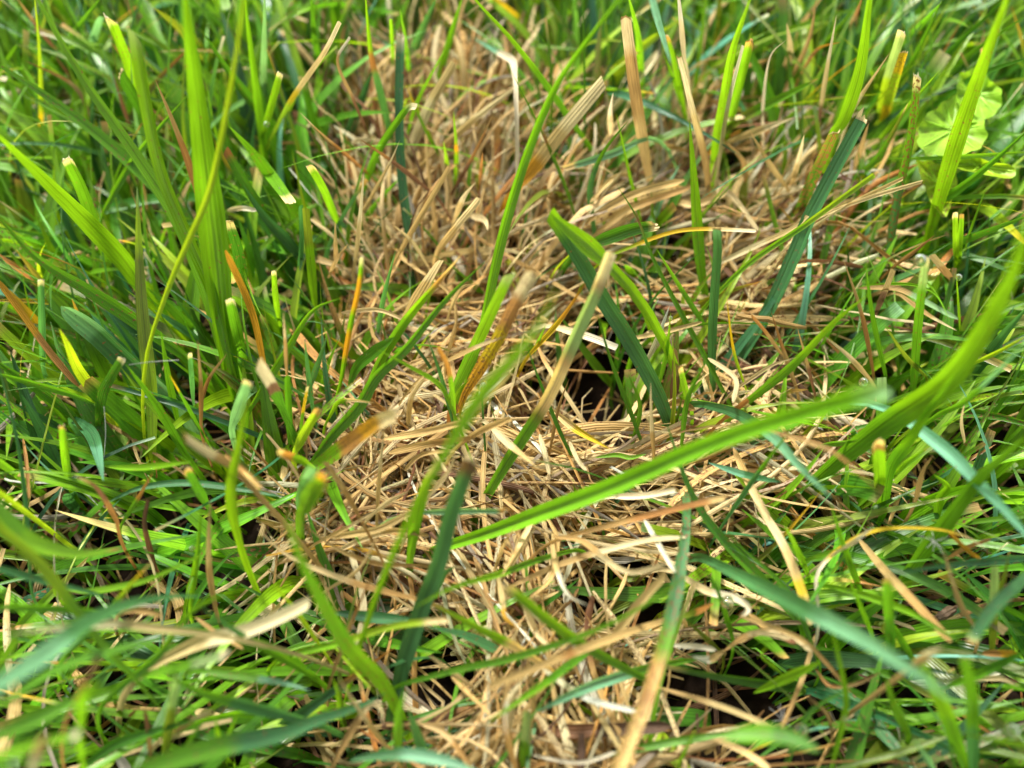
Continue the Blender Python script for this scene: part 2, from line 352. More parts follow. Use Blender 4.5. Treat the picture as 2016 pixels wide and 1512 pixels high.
# ------------------------------------------------------------------ blades that can be told apart
# area of the photograph | colours root to tip | width px | heights mm root..tip | end | points ("<": listed tip first) | label | options
TILES = {a + str(i + 1): (x, y) for a, y in zip('ABC', (0, 500, 992)) for i, x in enumerate((0, 500, 1000, 1456))}
GREEN = '''
F|bright|58|12,62|pt|448,700 437,620 422,480 396,260 372,60 360,-60|broad bright blade of the tall shoot, rising straight up out of view|shoot=tall
F|bright,pale@.97|30|12,50|cut|452,712 420,580 372,470 318,340 285,190 266,70|blade of the tall shoot with a blunt pale tip|shoot=tall
F|bright|28|10,52|pt|440,705 400,560 345,425 262,297 160,150 75,0 40,-60|long slanting blade of the tall shoot|shoot=tall
F|mid|22|8,30|pt|462,715 452,620 440,520 436,430 420,330|short inner blade of the tall shoot|shoot=tall
F|mid|30|6,34|pt|420,500 320,380 205,275 100,195 -30,110|dark mid-green blade sloping beneath the tall shoot
F|bright|46|8,44|pt|300,600 250,522 195,460 95,360 -20,250|wide soft bright-green blade slanting away from the yellow-green ribbed blade
F|mid|30|5,32|pt|360,700 265,632 179,576 75,510 -10,420|mid-green blade running behind the ribbed blade towards the pale broad leaf
F|lime|15|24,66|pt|303,645 330,570 350,520 372,471 416,361 457,155 480,0 488,-60|slender yellow-green stem arching over the tall shoot
F|lime,olive@.35,lime@.75,pale@.93|30|4,34|pt|300,890 298,780 283,640 275,520 270,368|upright yellow-green ribbed blade with a pale pointed tip
A1|bright,white@.96|27|6,30|cut|<630,110 740,400 830,730|bright blade with a white cut tip beside the tall shoot|tip
A1|deep|28|5,24|cut|<690,430 850,700 930,900|dark green blade with a torn brown tip beside the tall shoot|tip
A1|yellow,lime@.3|10|4,36|pt|235,950 230,400 195,-60|straight thin yellow-green stem
A1|mid|15|6,30|pt|340,330 390,235 600,-40|mid-green blade leaning across the thin yellow-green stem
A1|mint|18|5,22|cut|500,300 570,100|short pale mint blade end among the green grass
A1|mid,white@.95|30|5,28|cut|<390,910 480,1100 600,1450|wide blade with a curled white cut tip below the long slanting blade|tip
A1|mid|14|8,24|pt|590,1220 740,950 870,780 1080,540|narrow blade crossing behind the long slanting blade
A1|bright|20|6,36|pt|1530,980 1480,600 1420,150 1400,-60|upright bright blade beside the cut hollow stem
A1|bright,white@.94|18|8,28|cut|<1605,420 1530,690 1500,800|hollow green stem cut square with a white rim|tip
A1|mint|14|6,38|pt|1500,640 1512,200 1515,-60|thin pale mint blade behind the cut hollow stem
A1|deep|22|4,26|pt|1640,800 1470,620 1300,400 1160,180|dark blade slanting beneath the slender arching stem
A1|mid|27|5,24|pt|1700,1260 1628,1130 1470,900 1310,720|mid-green blade slanting out from the tall shoot towards the straw
A1|deep,brown@.93|22|4,22|cut|1690,1500 1628,1400 1450,1130 1290,860|dark glossy blade with a small brown tip near the tall shoot
F|deep,cream@.9|26|5,22|cut|482,590 470,500 450,435|dark blade with a cream papery torn tip touching the tall shoot|tip
B1|mint,blue@.25,mint@.7|46|2,20|round|1000,860 900,760 750,640 550,450 350,300|broad pale blue-green leaf with a rounded tip
B1|lime|25|5,26|pt|560,840 500,740 440,650 385,520 340,430|stubby lime-green blade with a pinched tip
B1|deep,white@.95|24|5,22|cut|560,960 590,800 640,700 700,600|dark green blade with a square white cut tip|tip
B1|blue,white@.95|16|5,24|cut|245,640 240,400 235,150|upright blue-green blade with a white blunt tip|tip
B1|mid|20|4,22|pt|1080,1170 1050,1130 900,870 720,630|smooth green blade sloping below the ribbed yellow-green blade
B1|mid|14|8,20|both|540,860 420,810 250,760 -30,680|slim arched blade lying over dark grass
B1|deep|22|5,18|pt|430,940 250,800 -40,600|dark blade sloping under the slim arched blade
B1|blue,mint@.5|27|5,16|pt|420,950 470,980 535,1060 592,1300|bluish blade folded downwards to a sharp tip
B1|bright,tan@.95|20|5,22|cut|<360,990 385,1230 390,1300|short bright blade with a tan cut tip next to the folded bluish blade|tip
B1|bright|14|10,22|both|590,1215 750,1225 900,1215 1090,1190|bright blade lying level above the dead fluffy tip
F|bright|27|16,44|pt|470,1062 458,1010 456,950 470,880 487,775|soft bright blade curving up beside the dead stubs
B1|mint,white@.93|26|10,30|cut|1330,980 1360,900 1420,730|pale blue-green blunt blade end with white fibres|tip
B1|mid,yellow@.7|8|8,22|pt|1150,1010 1050,830 970,690|thin green shoot with a yellow tip
B1|blue,white@.92|12|6,22|cut|1105,840 1085,570|narrow blue-green cut blade with frayed white tip|tip
B1|mid|16|5,20|pt|1010,930 960,700 920,440|small pointed blade beside the ribbed yellow-green blade
B1|mid,white@.93|26|6,24|cut|1395,600 1320,260|green blade with a split white tip at the foot of the tall shoot|tip
F|bright,white@.92|15|7,24|cut|549,625 543,580 540,534|small bright stub with a white tip near the amber strip|tip
F|blue|10|6,26|pt|60,1150 52,1020 38,896 20,810 2,740 -10,690|long thin blue-green blade bowed over the dark grass
B1|dblue|30|1,12|pt|270,1180 200,1000 60,560|broad dark bluish blade low in the shade
B1|dblue|26|1,12|pt|330,1190 240,1020 120,800|second dark bluish blade low in the shade next to the broad one
B1|deep,tan@.92|22|10,26|cut|1180,1430 1070,1235|dark blade curling to a tan cut tip over the dead stubs|tip
B1|mid,orange@.45|10|8,22|pt|700,1540 790,1400 880,1240|slim blade green at its foot and orange towards its tip
B1|blue|14|8,12|both|600,1430 800,1340 1070,1310 1400,1350 1628,1390|long bluish blade lying level under the dead stubs
F|dblue,white@.97|22|3,26|cut|812,540 806,470 791,344 786,206 789,69|tall dark bluish blade with a white cut tip in front of the straw|tip
A2|blue,brown@.5,bright@.62|16|5,40|pt|800,870 770,720 715,490 670,300 635,-60|slim blade with a brown split patch, beside the tall dark bluish blade
A2|mid,white@.93|18|6,34|cut|620,1120 650,1020 720,850 870,630 930,612|bright blade bent over at its white tip
A2|lime,cream@.5|8|14,4|pt|930,612 990,740 1100,950|thin yellowing strand hanging from the bent blade
A2|bright,cream@.93|20|5,28|cut|490,1310 470,1250 400,1080 325,950|smooth bright blade with a cream cut tip standing before the straw|tip
A2|bright,amber@.45,bright@.55|10|5,24|pt|1150,1060 1160,880 1142,640|small upright bright blade with an amber ring
A2|bright|10|6,20|pt|1110,990 1085,810|tiny blunt green shoot beside the amber-ringed blade
F|bright|23|4,62|pt|905,800 950,640 975,520 1002,413 1045,282 1093,172 1144,96 1225,-10 1260,-60|very long bright blade curving over the whole straw patch
F|mid,bright@.5|15|8,44|pt|1192,330 1168,299 1080,172 1009,79 937,0 900,-50|long blade running up from a brown joint and crossing the very long bright one
F|mid,brown@.80,mid@.86|13|4,24|pt|1440,800 1389,703 1327,589 1282,500 1255,430 1215,365|slender blade with a brown joint leaning over the dark hollow
A2|blue|22|3,22|pt|890,400 940,230 1050,-20|bluish blade in the grass behind the straw
A2|dblue|24|2,16|pt|520,840 600,620 680,400|dull dark bluish blade deep behind the slim split blade
A2|deep|16|4,30|pt|390,420 350,250 325,-50|dark upright blade behind the two-coloured stalk
A2|mid,cream@.88|28|5,24|cut|-30,850 90,1000 210,1160|green blade ending in a cream feathered tip beside the straw|tip
A2|dblue|22|4,20|pt|310,1540 200,1390 60,1240 -60,1060|dark bluish glossy blade behind the feathered tip
F|blue|12|5,20|cut|588,560 594,470 592,405|thin teal blade standing beside the feathered tip
F|bright,olive@.6|20|5,22|cut|620,600 612,520 605,450 602,410|bright blade with an olive end standing beside the teal one
A2|bright,yellow@.7|8|7,20|pt|1100,950 980,740 865,470|fine green strand turning yellow among the straw
A2|bright|9|7,24|pt|870,790 940,570 1100,270|fine straight green strand behind the bent blade
A2|bright|16|6,26|pt|1040,500 1090,330 1200,-40|mid-green blade rising behind the straw fan
A2|bright|9|6,26|cut|800,410 785,110|narrow bright strand with a nibbled edge
A2|mid|11|6,30|pt|890,460 860,200 835,50|narrow blade touching the white tip of the tall dark one
A3|bright|17|5,40|pt|765,560 750,230 685,-40|bright blade standing behind the tall dead stalk
F|mint|17|14,52|pt|1276,-40 1285,0 1299,52 1321,126|pale mint blade hanging down to a blunt tip|flip
A3|bright,tan@.93|16|6,26|cut|1020,690 970,420 915,210|bright blade with a tan cut tip beside the pale hanging one|tip
A3|bright|10|6,22|pt|1015,660 940,430 880,280|thin bright blade at the foot of the mint hanging one
F|mid,bright@.4|24|4,30|pt|1390,590 1378,516 1365,344 1357,234|upright smooth green blade standing alone in the straw
A3|bright|24|4,52|pt|1165,1110 1200,800 1230,640 1285,300 1385,0 1400,-60|tall bright blade rising from the straw
A3|bright,tan@.94|23|5,32|cut|1255,780 1300,590 1390,240|bright blade with a ragged tan tip leaning on the tall bright blade|tip
F|olive,mid@.3,tan@.93|24|8,24|pt|1435,252 1470,228 1525,200 1611,155|olive-green blade lying across with a tan tip
A3|deep|6|6,34|pt|430,1010 440,700 432,-40|very thin dark upright blade before the yellowing dead leaf
A3|bright|8|5,24|pt|765,1290 690,980 620,650|very thin bright strand over the dark hollow
A3|mint,cream@.85|17|16,18|cut|740,810 620,870 500,910 320,965|broken pale mint piece with papery ends caught on other blades
A3|blue,mid@.6|13|4,26|pt|505,1400 470,1130 490,1000 560,850 690,690|blue-green blade with a smooth bend above the dark hollow
A3|mid,brown@.5,mid@.58|8|5,28|pt|395,1270 320,1050 200,770 20,410|thin blade with a dark brown joint crossing the yellowing dead leaf
F|blue,dblue@.4,bright@.92|38|2,36|cut|1345,900 1330,866 1296,775 1241,672 1186,585 1130,490 1083,420|long ribbed blue-green blade folded at its top over the straw
F|bright|40|30,37|pt|1196,520 1160,487 1083,420|bright upper fold of a blade lying over the long ribbed one
A3|deep,cream@.93|30|12,20|cut|470,1400 600,1350 720,1310 840,1290|dark broad blade with a ragged cream end above the hollow|tip
F|lime,yellow@.2,cream@.7,white@.85|10|10,26|cut|1200,505 1220,495 1310,461 1378,451 1488,455|arched stem fading from lime through yellow to white
F|blue,mint@.96|24|4,30|cut|1404,760 1402,693 1406,596 1413,500 1412,450|ribbed blue-green blade cut square, standing in the straw|tip
F|blue|37|3,34|cut|1440,735 1514,613 1570,492 1594,433 1649,327 1700,235|long broad blue-green blade with a pale midrib and worn tip|tip wear=.25
F|bright|28|18,52|pt|1630,300 1642,262 1662,234 1693,138 1712,0 1718,-60|long bright blade with a yellowish streak
A4|lime,pale@.5,white@.94|23|6,36|cut|790,720 850,450 930,180|pale lime blade with white frayed fibres at its tip|tip
A4|yellow,lime@.25,yellow@.7|21|6,30|cut|815,710 870,520 940,300|yellowed blade cut off beside the pale lime one|tip wear=.5
F|blue,mid@.5,white@.95|21|4,38|cut|1742,570 1748,520 1766,396 1793,275 1807,151|blue-green blade with brown specks and a whitish tip|tip wear=.62
A4|mid,olive@.6,cream@.92|16|6,28|pt|600,1060 760,940 860,790 965,590|olive blade with a dried tip next to the speckled one|wear=.4
A4|deep,olive@.6|27|5,26|cut|320,1260 420,1020 540,760|dark speckled blade with a frayed whitish tip|tip wear=.68
F|bright|35|10,64|pt|1826,470 1834,444 1879,292 1931,138 1982,0 2000,-60|long bright blade standing in front of the round-leaved weed
A4|bright|10|16,22|both|840,912 1200,900 1680,868|bright thin blade lying level below the round-leaved weed
A4|mid|13|8,30|pt|940,250 1050,130 1160,10|mid-green pointed blade behind the frayed lime one
A4|deep|17|6,30|pt|1010,690 1330,450 1680,320|dark blade passing over the edge of the round-leaved weed
A4|mid|17|6,30|pt|930,1280 1300,1050 1680,720|mid-green blade slanting beneath the round-leaved weed
A4|deep|18|5,28|pt|1060,1460 1400,1330 1690,1220|dark blade slanting low near the forked bright stub
A4|mid|15|5,34|pt|800,640 1000,330 1160,0|green blade slanting behind the speckled one
A4|deep|15|5,34|pt|940,560 1200,300 1560,-40|dark narrow blade slanting towards the edge of the lawn
A4|mid|14|5,34|pt|1050,560 1300,330 1640,90|narrow mid-green blade slanting over the round weed leaf
A4|bright|12|5,34|pt|720,900 1010,560 1150,400|bright narrow blade crossing the frayed ones
A4|bright,white@.9|15|8,28|cut|1240,1490 1230,1220|bright stub of a forked shoot with a white tip|shoot=fork tip
A4|bright,tan@.9|11|8,26|cut|1262,1480 1272,1225|narrower bright stub with a tan tip|shoot=fork tip
A4|mid|6|8,32|pt|1290,1440 1330,1300 1412,1075|thin side blade of the forked shoot|shoot=fork
F|bright,lime@.6|13|8,30|cut|1400,590 1477,516 1573,451 1649,396 1721,344|long straight green stem crossing the broad blue-green blade
B4|mid,pale@.8,white@.95|19|4,34|cut|985,860 1000,700 1022,400 1065,20|upright green stub with a dew drop on its cut end|tip
F|mid|25|6,28|pt|613,915 650,862 706,800 741,741 796,690 875,593 955,515|straight smooth green blade leaning across the straw
F|mid,bright@.5,tan@.72,cream@.85|21|10,34|pt|722,770 748,713 799,631 872,545 910,500|blade fading from green to tan in front of the straw
B2|deep|28|6,22|both|540,760 590,650 680,570 800,480|dark folded blade behind the fading one
B2|bright,amber@.25,bright@.45,amber@.6,bright@.85,white@.95|13|6,32|cut|480,790 500,720 550,430 600,200 622,20|slender stalk banded amber and green with a white tip|tip
B2|blue|11|5,24|pt|710,450 740,250 810,-20|slim blue-green blade standing in the straw behind the banded stalk
F|mid,bright@.4,pale@.93|27|8,36|cut|885,785 896,765 940,672 1002,541|smooth green blade with a pale blunt tip leaning over the yellow leaf
F|bright|28|44,62|pt|872,900 905,845 944,785 1016,700 1060,644 1100,560|soft bright blade reaching up over the yellow leaf
F|bright,orange@.35,amber@.6,cream@.82|38|12,36|cut|610,925 648,900 690,870 741,834 778,818|thick green blade end rotted orange with a frayed cream tip|tip wear=.5
B2|bright,white@.5|10|8,20|pt|420,950 500,840 690,852|lime strand ending in a white papery point
F|bright|11|14,26|pt|892,810 865,758 803,720 741,687|thin blade of the little brown-based shoot|shoot=node
F|blue,dblue@.5|11|10,26|pt|888,815 872,750 855,700 838,655|bluish blade of the little brown-based shoot|shoot=node
F|bright,orange@.55|13|12,28|cut|895,820 889,765 880,720 862,685|short orange-tipped blade of the little brown-based shoot|shoot=node
F|brown,bright@.5|18|4,16|pt|885,850 890,810 905,770 925,745|brown-green base of the little shoot|shoot=node
F|bright,lime@.5,cream@.72|28|10,34|pt|808,1097 818,1030 830,985 850,930 885,888|bright yellow-green blade narrowing to a cream thread
F|dblue,blue@.5,umber@.94|40|3,32|cut|772,1400 782,1360 796,1302 830,1198 865,1105 888,1013 926,906|long dark ribbed blue-green blade cut off above the straw|tip
F|mid,brown@.40,cream@.43,brown@.60,pale@.63,brown@.86,white@.89|30|5,38|cut|935,1020 961,971 1000,906 1034,854 1079,782 1114,706 1144,638 1172,576 1202,497|long blade banded green, brown and bleached white
B2|mid|17|6,24|pt|-20,880 180,560 330,330 500,250|mid-green blade sloping over the cut grass at the edge of the straw
B2|mid|16|4,20|cut|205,1060 190,700|short blue-green blade under a dry thread
B2|mid,yellow@.5,white@.9|8|6,20|cut|260,1060 280,900 305,760|tiny stub with a yellow and white tip
B2|blue|13|5,22|pt|335,890 310,700 290,490|slim blue-green upright blade at the edge of the straw
B2|blue|14|5,22|pt|320,760 370,620 420,470|blue-green blade leaning beside the slim upright one
B2|lime,tan@.85|22|8,22|cut|240,1120 300,1010 370,890|lime-green blade with a tan end behind the rotted thick one|tip
B2|bright,orange@.55,cream@.85|20|12,28|cut|330,1220 260,1180 140,1140|stub bent sideways with a burnt orange and cream tip|tip
B2|mid,bright@.5,amber@.85|46|22,42|cut|285,1460 330,1390 410,1290|thick soft green blade end with an amber rim|tip
B2|blue,mint@.5|28|20,38|cut|265,1360 340,1225|blunt pale bluish blade end next to the amber-rimmed one
B2|mint,tan@.93|15|14,18|cut|960,1478 1200,1470 1435,1470|flat pale green blade lying across the straw|tip
F|bright|9|5,22|pt|1052,693 1062,670 1075,640|tiny green point at the foot of the yellow blade
B3|deep|10|4,24|pt|770,1090 700,900 590,610 508,335|thin dark blade standing in the dark hollow
B3|deep|9|4,22|pt|380,1190 290,1000 170,700 95,490|thin dark blade running beneath the banded one
B3|deep,mid@.5|12|4,24|pt|1150,450 960,150 850,-30|dark slim blade parallel to the jointed one
B3|bright|13|4,22|pt|825,460 740,240 580,70|bright blade curving down into the hollow
B3|mid,bright@.5|9|4,20|pt|860,770 910,550 932,335|thin green blade with a bead of dew in the hollow
B3|mid|12|5,20|pt|995,1080 1030,830 1135,610|mid-green blade leaning out of the hollow
B3|bright,cream@.88|15|5,18|cut|1050,900 1020,800 985,650|short stub with a cream tip in the hollow|tip
B3|mid|11|4,14|pt|715,1070 755,870 690,690|small curved blade deep in the hollow
F|bright,pale@.96|41|9,56|cut|868,1078 957,1050 1060,1012 1206,957 1413,868 1600,808 1742,766|long bright blade with a blurred blunt tip lying over the whole straw patch
F|mid,bright@.5|21|6,30|pt|1440,820 1456,803 1559,720 1638,638 1712,577|straight mid-green blade slanting across brown dead stems
B3|lime,yellow@.4|7|6,22|pt|1360,770 1290,550 1250,240|thin yellow strand standing beside the broad blue-green blade
F|blue,mint@.4|27|10,30|pt|1385,796 1447,813 1516,854 1570,913 1637,980|pale mint blade arching down beneath the long blunt-tipped one
B3|mint,blue@.5|15|8,14|both|1150,1195 1350,1260 1560,1305|small flat mint blade under the long blunt-tipped one
B3|blue,mid@.5|11|8,28|pt|1250,1520 1450,1230 1640,980|narrow blade crossing beneath the pale mint arching one
B3|bright|10|6,10|both|500,1165 620,1150 700,1165 790,1145|bright thread of grass lying at the foot of the hollow
F|mid,deep@.4|22|4,22|pt|1570,1220 1499,1140 1413,1050 1358,964 1310,827|dark green blade slanting down from the hollow through the straw
F|mid,bright@.3|58|8,66|pt|1612,940 1662,896 1748,830 1852,758 1920,672 1993,534 2030,420|broadest bright blade of the big edge shoot|shoot=edge
F|mid,bright@.4|25|6,40|pt|1742,1000 1752,923 1786,872 1828,810 1880,735|narrower blade of the big edge shoot|shoot=edge
F|mid,mint@.5|13|10,46|pt|1815,840 1850,815 1897,792 1960,735 2030,665|thin curved blade of the big edge shoot|shoot=edge
F|mid|36|6,40|pt|1770,1150 1786,1130 1845,1050 1889,992 1938,930 2040,845|wide green blade slanting up beneath the big edge shoot
F|mint|28|16,30|pt|1745,805 1770,815 1800,837 1869,892 1920,944 1993,1020 2060,1100|straight pale mint blade running under the wide green one
B4|bright,brown@.82,cream@.93|29|6,28|cut|800,1380 798,1250 790,1075|bright broad stub with a brown-edged tip|tip
B4|olive|10|6,24|pt|1065,700 950,580 830,405|olive strand beside the stub that carries the dew drop
B4|mid|12|5,26|pt|835,690 760,350 720,45|slim blade standing in front of brown dead stems
B4|bright|6|10,26|pt|740,180 900,170 1020,182 1130,240 1205,385|bright hair-thin blade arched behind the dew drop stub
B4|bright|6|6,26|pt|1262,440 1240,110|hair-thin upright blade with a bead of dew
B4|dblue,blue@.5|23|4,24|pt|1340,700 1500,480 1660,290|dull bluish blade behind the big edge shoot
B4|lime|10|10,28|pt|1330,630 1480,560 1660,460|lime blade crossing behind the big edge shoot
B4|bright,yellow@.9|12|6,22|pt|880,1270 960,1190 1080,1110|yellow-green blade lying by the brown-edged stub
B4|mid|13|6,18|pt|490,1090 580,1080 700,1060|small green blade tip under the big edge shoot
B4|bright|20|4,14|pt|1130,1500 1150,1400 1190,1330 1110,1260|small curled bright leaf under the mint blade
F|mid,bright@.3,orange@.93|36|34,24|pt|-15,985 0,1005 52,1061 120,1085 170,1090 238,1080|bright blade bowing down to an orange tip over the dark thatch
F|lime,bright@.4|24|38,14|pt|-10,1025 0,1040 86,1119 151,1205 206,1274 268,1339 325,1405|bright soft blade sloping down across the yellow straw leaf
F|mint,blue@.4|40|46,22|pt|-30,1370 0,1348 86,1291 172,1226 258,1188 344,1174 405,1174|soft blue-green blade arching over the yellow straw leaf
C1|mid,lime@.6,yellow@.8,cream@.9|15|10,24|pt|380,860 520,720 640,590 760,450 875,325|lime blade with a yellow and cream tip
C1|bright|13|10,22|pt|370,480 500,500 700,470 880,420 1185,275|bright slender blade above the soft blue-green one
C1|mid,bright@.4|17|12,26|pt|640,1090 770,980 920,850 1090,620 1380,465|bright blade sloping over the yellow straw leaf to a bend
C1|mid,pale@.6,white@.94|21|14,24|cut|800,985 1050,930 1290,865|pale green blade with a square whitish end below the straw leaf|tip
F|blue,mid@.5|27|10,24|pt|590,1415 560,1408 470,1385 396,1363 325,1328|blue-green pointed blade lying beneath the pale square-ended one
F|mid,blue@.5|18|8,26|pt|605,1325 560,1298 464,1243 394,1193|mid-green pointed blade crossing the tip of the straw leaf
C1|olive,pale@.6|23|4,22|cut|940,1450 975,1200 1010,990|upright pale olive blade below the straw leaf
F|mid,blue@.4|44|24,10|pt|270,1530 285,1514 413,1474 560,1443 620,1419 706,1391 760,1364|wide bluish blade sprinkled with dew
C1|mid|20|26,30|both|-40,1180 300,960 600,850 880,790|soft green blade lying near the orange stub
C1|mid|32|34,30|cut|-60,1340 200,1240 420,1130|soft wide bluish blade end out of focus
C1|bright,white@.92|22|34,40|cut|-30,1450 200,1380 450,1320|soft bright blade with a white cut end|tip
C1|bright|26|36,44|cut|460,1230 480,1100 560,1040|soft bright blade end beside the orange stub
C1|bright|13|4,16|pt|1270,1410 1245,1310 1230,1220|little bright blade of a low fork
C1|mid|12|4,16|pt|1275,1410 1320,1300 1370,1180|second little blade of the low fork
F|mid,mint@.5|19|10,14|pt|405,1322 500,1336 560,1345 610,1359|mint-tipped blade lying on the dark thatch
C1|bright,mid@.5|15|5,20|pt|1090,580 1130,300 1155,10|green blade standing beside the tall tan stalk
C1|mid|18|26,16|both|-60,590 300,600 660,625|soft green blade lying over the end of the straw leaf
C1|blue|17|24,14|pt|-40,360 250,440 500,500 660,550|bluish blade passing under the bright sloping one
C1|deep|22|3,14|pt|480,1500 700,1360 1140,1230|dark green blade lying low in the thatch
C1|mid|13|5,20|pt|960,1500 1060,1400 1150,1250|mid-green blade standing by the pale olive one
C1|bright|18|30,34|both|-40,970 80,800 60,700|soft bright blade near the tan straw tip
F|bright,mid@.4|35|4,48|pt|800,1440 786,1405 748,1339 689,1278 638,1192 589,1095 562,1005|large bright blade curving up from the low shoot
F|bright,lime@.4,cream@.86|17|8,20|cut|562,1295 600,1283 665,1267 775,1233 880,1221|lime blade with a cream end lying across the dark ribbed one
C2|dblue,blue@.4|23|4,8|both|440,620 700,650 930,665|dull bluish blade lying under the lime one
C2|blue|21|4,10|pt|1440,860 1200,750 985,705|dull bluish blade lying in the straw by the dark ribbed one
F|cream,bright@.32|21|8,22|pt|1066,1306 1002,1267 927,1229 852,1190|straw-based blade turning green towards its pointed tip
F|mid,bright@.4|15|8,24|pt|1120,1085 1060,1102 982,1130 889,1157 814,1197|slim bright blade with an orange mark lying over the dark ribbed one|wear=.3
F|mid,bright@.5|17|8,26|pt|808,1342 913,1315 1000,1297 1155,1247 1275,1188 1376,1115|long slim bright blade stretched level over the straw
F|blue,mint@.4|27|14,18|both|690,1500 703,1494 792,1484 878,1498 940,1520|mint arched blade at the foot of the low shoot
C2|mid|22|4,24|pt|825,1430 830,1200 870,1060|stem blade of the low shoot
C2|blue|23|4,16|pt|975,1450 920,1290 880,1170|blue-green side blade of the low shoot
C2|bright|10|5,16|pt|490,1200 480,1080 450,995|small bright curl hanging beside the large bright blade
C2|lime|11|6,20|pt|370,800 230,600 110,460|lime yellow-flecked strand standing before the large bright blade|wear=.4
C2|mid|18|5,16|pt|300,950 160,850 -20,760|green blade lying behind the large bright one
C2|lime|7|5,14|pt|480,840 600,980 710,1100|fine lime strand under the large bright blade
C2|blue|9|6,12|pt|980,880 850,900 730,955|short teal strand over the dark ribbed blade
C2|blue|13|5,14|pt|1050,490 1090,400 1160,355|small teal bend beside the dark ribbed blade
F|mid,bright@.5|19|6,20|pt|1200,1255 1165,1278 1086,1336 1000,1395 958,1424|bright blade lying over the straw below the brown-banded straw
F|blue,mid@.4,tan@.52,brown@.68,straw@.71|35|14,26|cut|1351,1025 1351,1037 1337,1130 1320,1216 1296,1302 1268,1388 1241,1456 1212,1530|broad blue-green blade dying back to straw with rusty margins|wear=.55
F|mid,bright@.5,cream@.96|25|8,26|cut|1270,1337 1235,1318 1155,1274 1086,1226 1027,1178 1000,1155|mid-green blade with a pale tip sloping over straw
F|mid,mint@.4|23|6,12|both|1380,1296 1290,1312 1213,1333 1138,1360 1058,1400|mint streaked blade lying flat on the straw
F|mid,deep@.5|11|4,20|pt|1443,1270 1440,1250 1413,1164 1383,1115|dark strand holding a large dew drop
F|blue,mint@.4|40|12,52|pt|1395,1103 1475,1143 1559,1185 1697,1257 1800,1322 1905,1393|soft mint blade sloping over the straw to a blurred tip
C3|mid,pale@.5|27|2,14|cut|100,1540 100,1380 115,1190|pale green blade standing upright at the bottom of the straw
F|bright|21|4,14|both|1484,1364 1552,1333 1615,1303|small bright spear-shaped leaf
C3|bright|9|3,12|pt|1560,965 1490,910 1450,870 1475,815|small hooked green shoot beside the spear-shaped leaf
C3|mid|17|3,9|both|480,1455 900,1370 1320,1305|mid-green blade lying low under the dying blade
C3|bright|8|3,14|pt|970,1520 1010,1420 1085,1270|thin bright strand near the dying blade
C3|olive,orange@.5|15|6,14|both|960,655 1080,620 1180,570|orange-stained blade end by the white curled ribbon
C3|olive|11|3,10|pt|1210,840 1100,740 1005,655|dark olive strand by the white curled ribbon
F|mid,bright@.5|13|8,14|pt|1594,1101 1630,1090 1678,1078|bright flat blade under the yellow arch
F|blue,dblue@.3|18|14,22|pt|2040,1098 2016,1099 1869,1112 1750,1131|bluish needle-pointed blade lying level
F|blue,dblue@.3,pale@.94|28|20,26|cut|2040,1118 2016,1140 1955,1198 1912,1262|ribbed bluish blade with a pale dewy end|tip
F|bright,mid@.6|19|8,18|pt|1649,1157 1731,1181 1800,1209 1895,1268|bright blade curving beneath the bluish needle-pointed one
C4|deep,mid@.5,tan@.95|23|4,26|cut|875,900 860,700 848,430|dark upright blade with a small tan tip|tip
F|blue,mid@.4|29|4,30|cut|1918,1530 1917,1508 1914,1370 1898,1296|broad upright blade with a straight tan cut end|tip
F|mid,bright@.5|33|4,26|cut|1905,1520 1900,1508 1876,1439 1852,1377 1814,1312|broad bright blade topped by a twisted tan husk
C4|mid|23|4,20|pt|970,1320 890,1150 835,985|mid-green blade standing beside the broad bright one
F|bright|13|3,26|pt|1635,1520 1659,1425 1666,1370 1645,1267 1628,1185|bright jointed stem with a white dew bead
C4|olive|17|6,10|both|540,1520 700,1480 900,1430 1210,1325|olive blade lying low near the jointed stem
C4|mint|13|6,22|pt|1120,1530 1060,1440 1000,1350|small mint blade end by the olive one
C4|bright|13|14,22|pt|1700,1400 1450,1350 1220,1305|bright slim blade passing the broad cut one
C4|mid,deep@.5|19|8,20|both|1140,1060 1370,975 1660,830|dark-edged blade crossing behind the broad cut one
C4|olive,pale@.5|19|2,18|cut|1445,830 1455,600 1462,360|dull olive upright blade behind the bluish needle
C4|olive|12|6,22|pt|1390,640 1500,460 1540,290|olive tapering blade beside the dull upright one
F|mid|13|4,16|pt|1610,1300 1607,1295 1552,1167 1456,1075 1430,1040|mid-green blade descending through dark thatch
F|mid,deep@.5|46|30,34|both|1422,1452 1480,1447 1540,1452 1612,1478|soft out-of-focus broad blade near the round dew drop
C4|bright|12|4,22|pt|780,800 700,600 610,390|bright blade rising past the soft mint one
C4|bright|14|4,20|pt|390,400 310,220 250,110|bright blade tip standing behind the pale broad straw
C4|mid|15|4,16|pt|1000,900 880,700 800,540|mid-green blade under the soft mint one
C4|mid|14|4,22|pt|700,520 590,220 520,-10|long narrow mid-green blade near the yellow arch
C4|deep|15|4,14|pt|260,1500 400,1200 640,1050|dark leaf blade low beside the jointed stem
'''
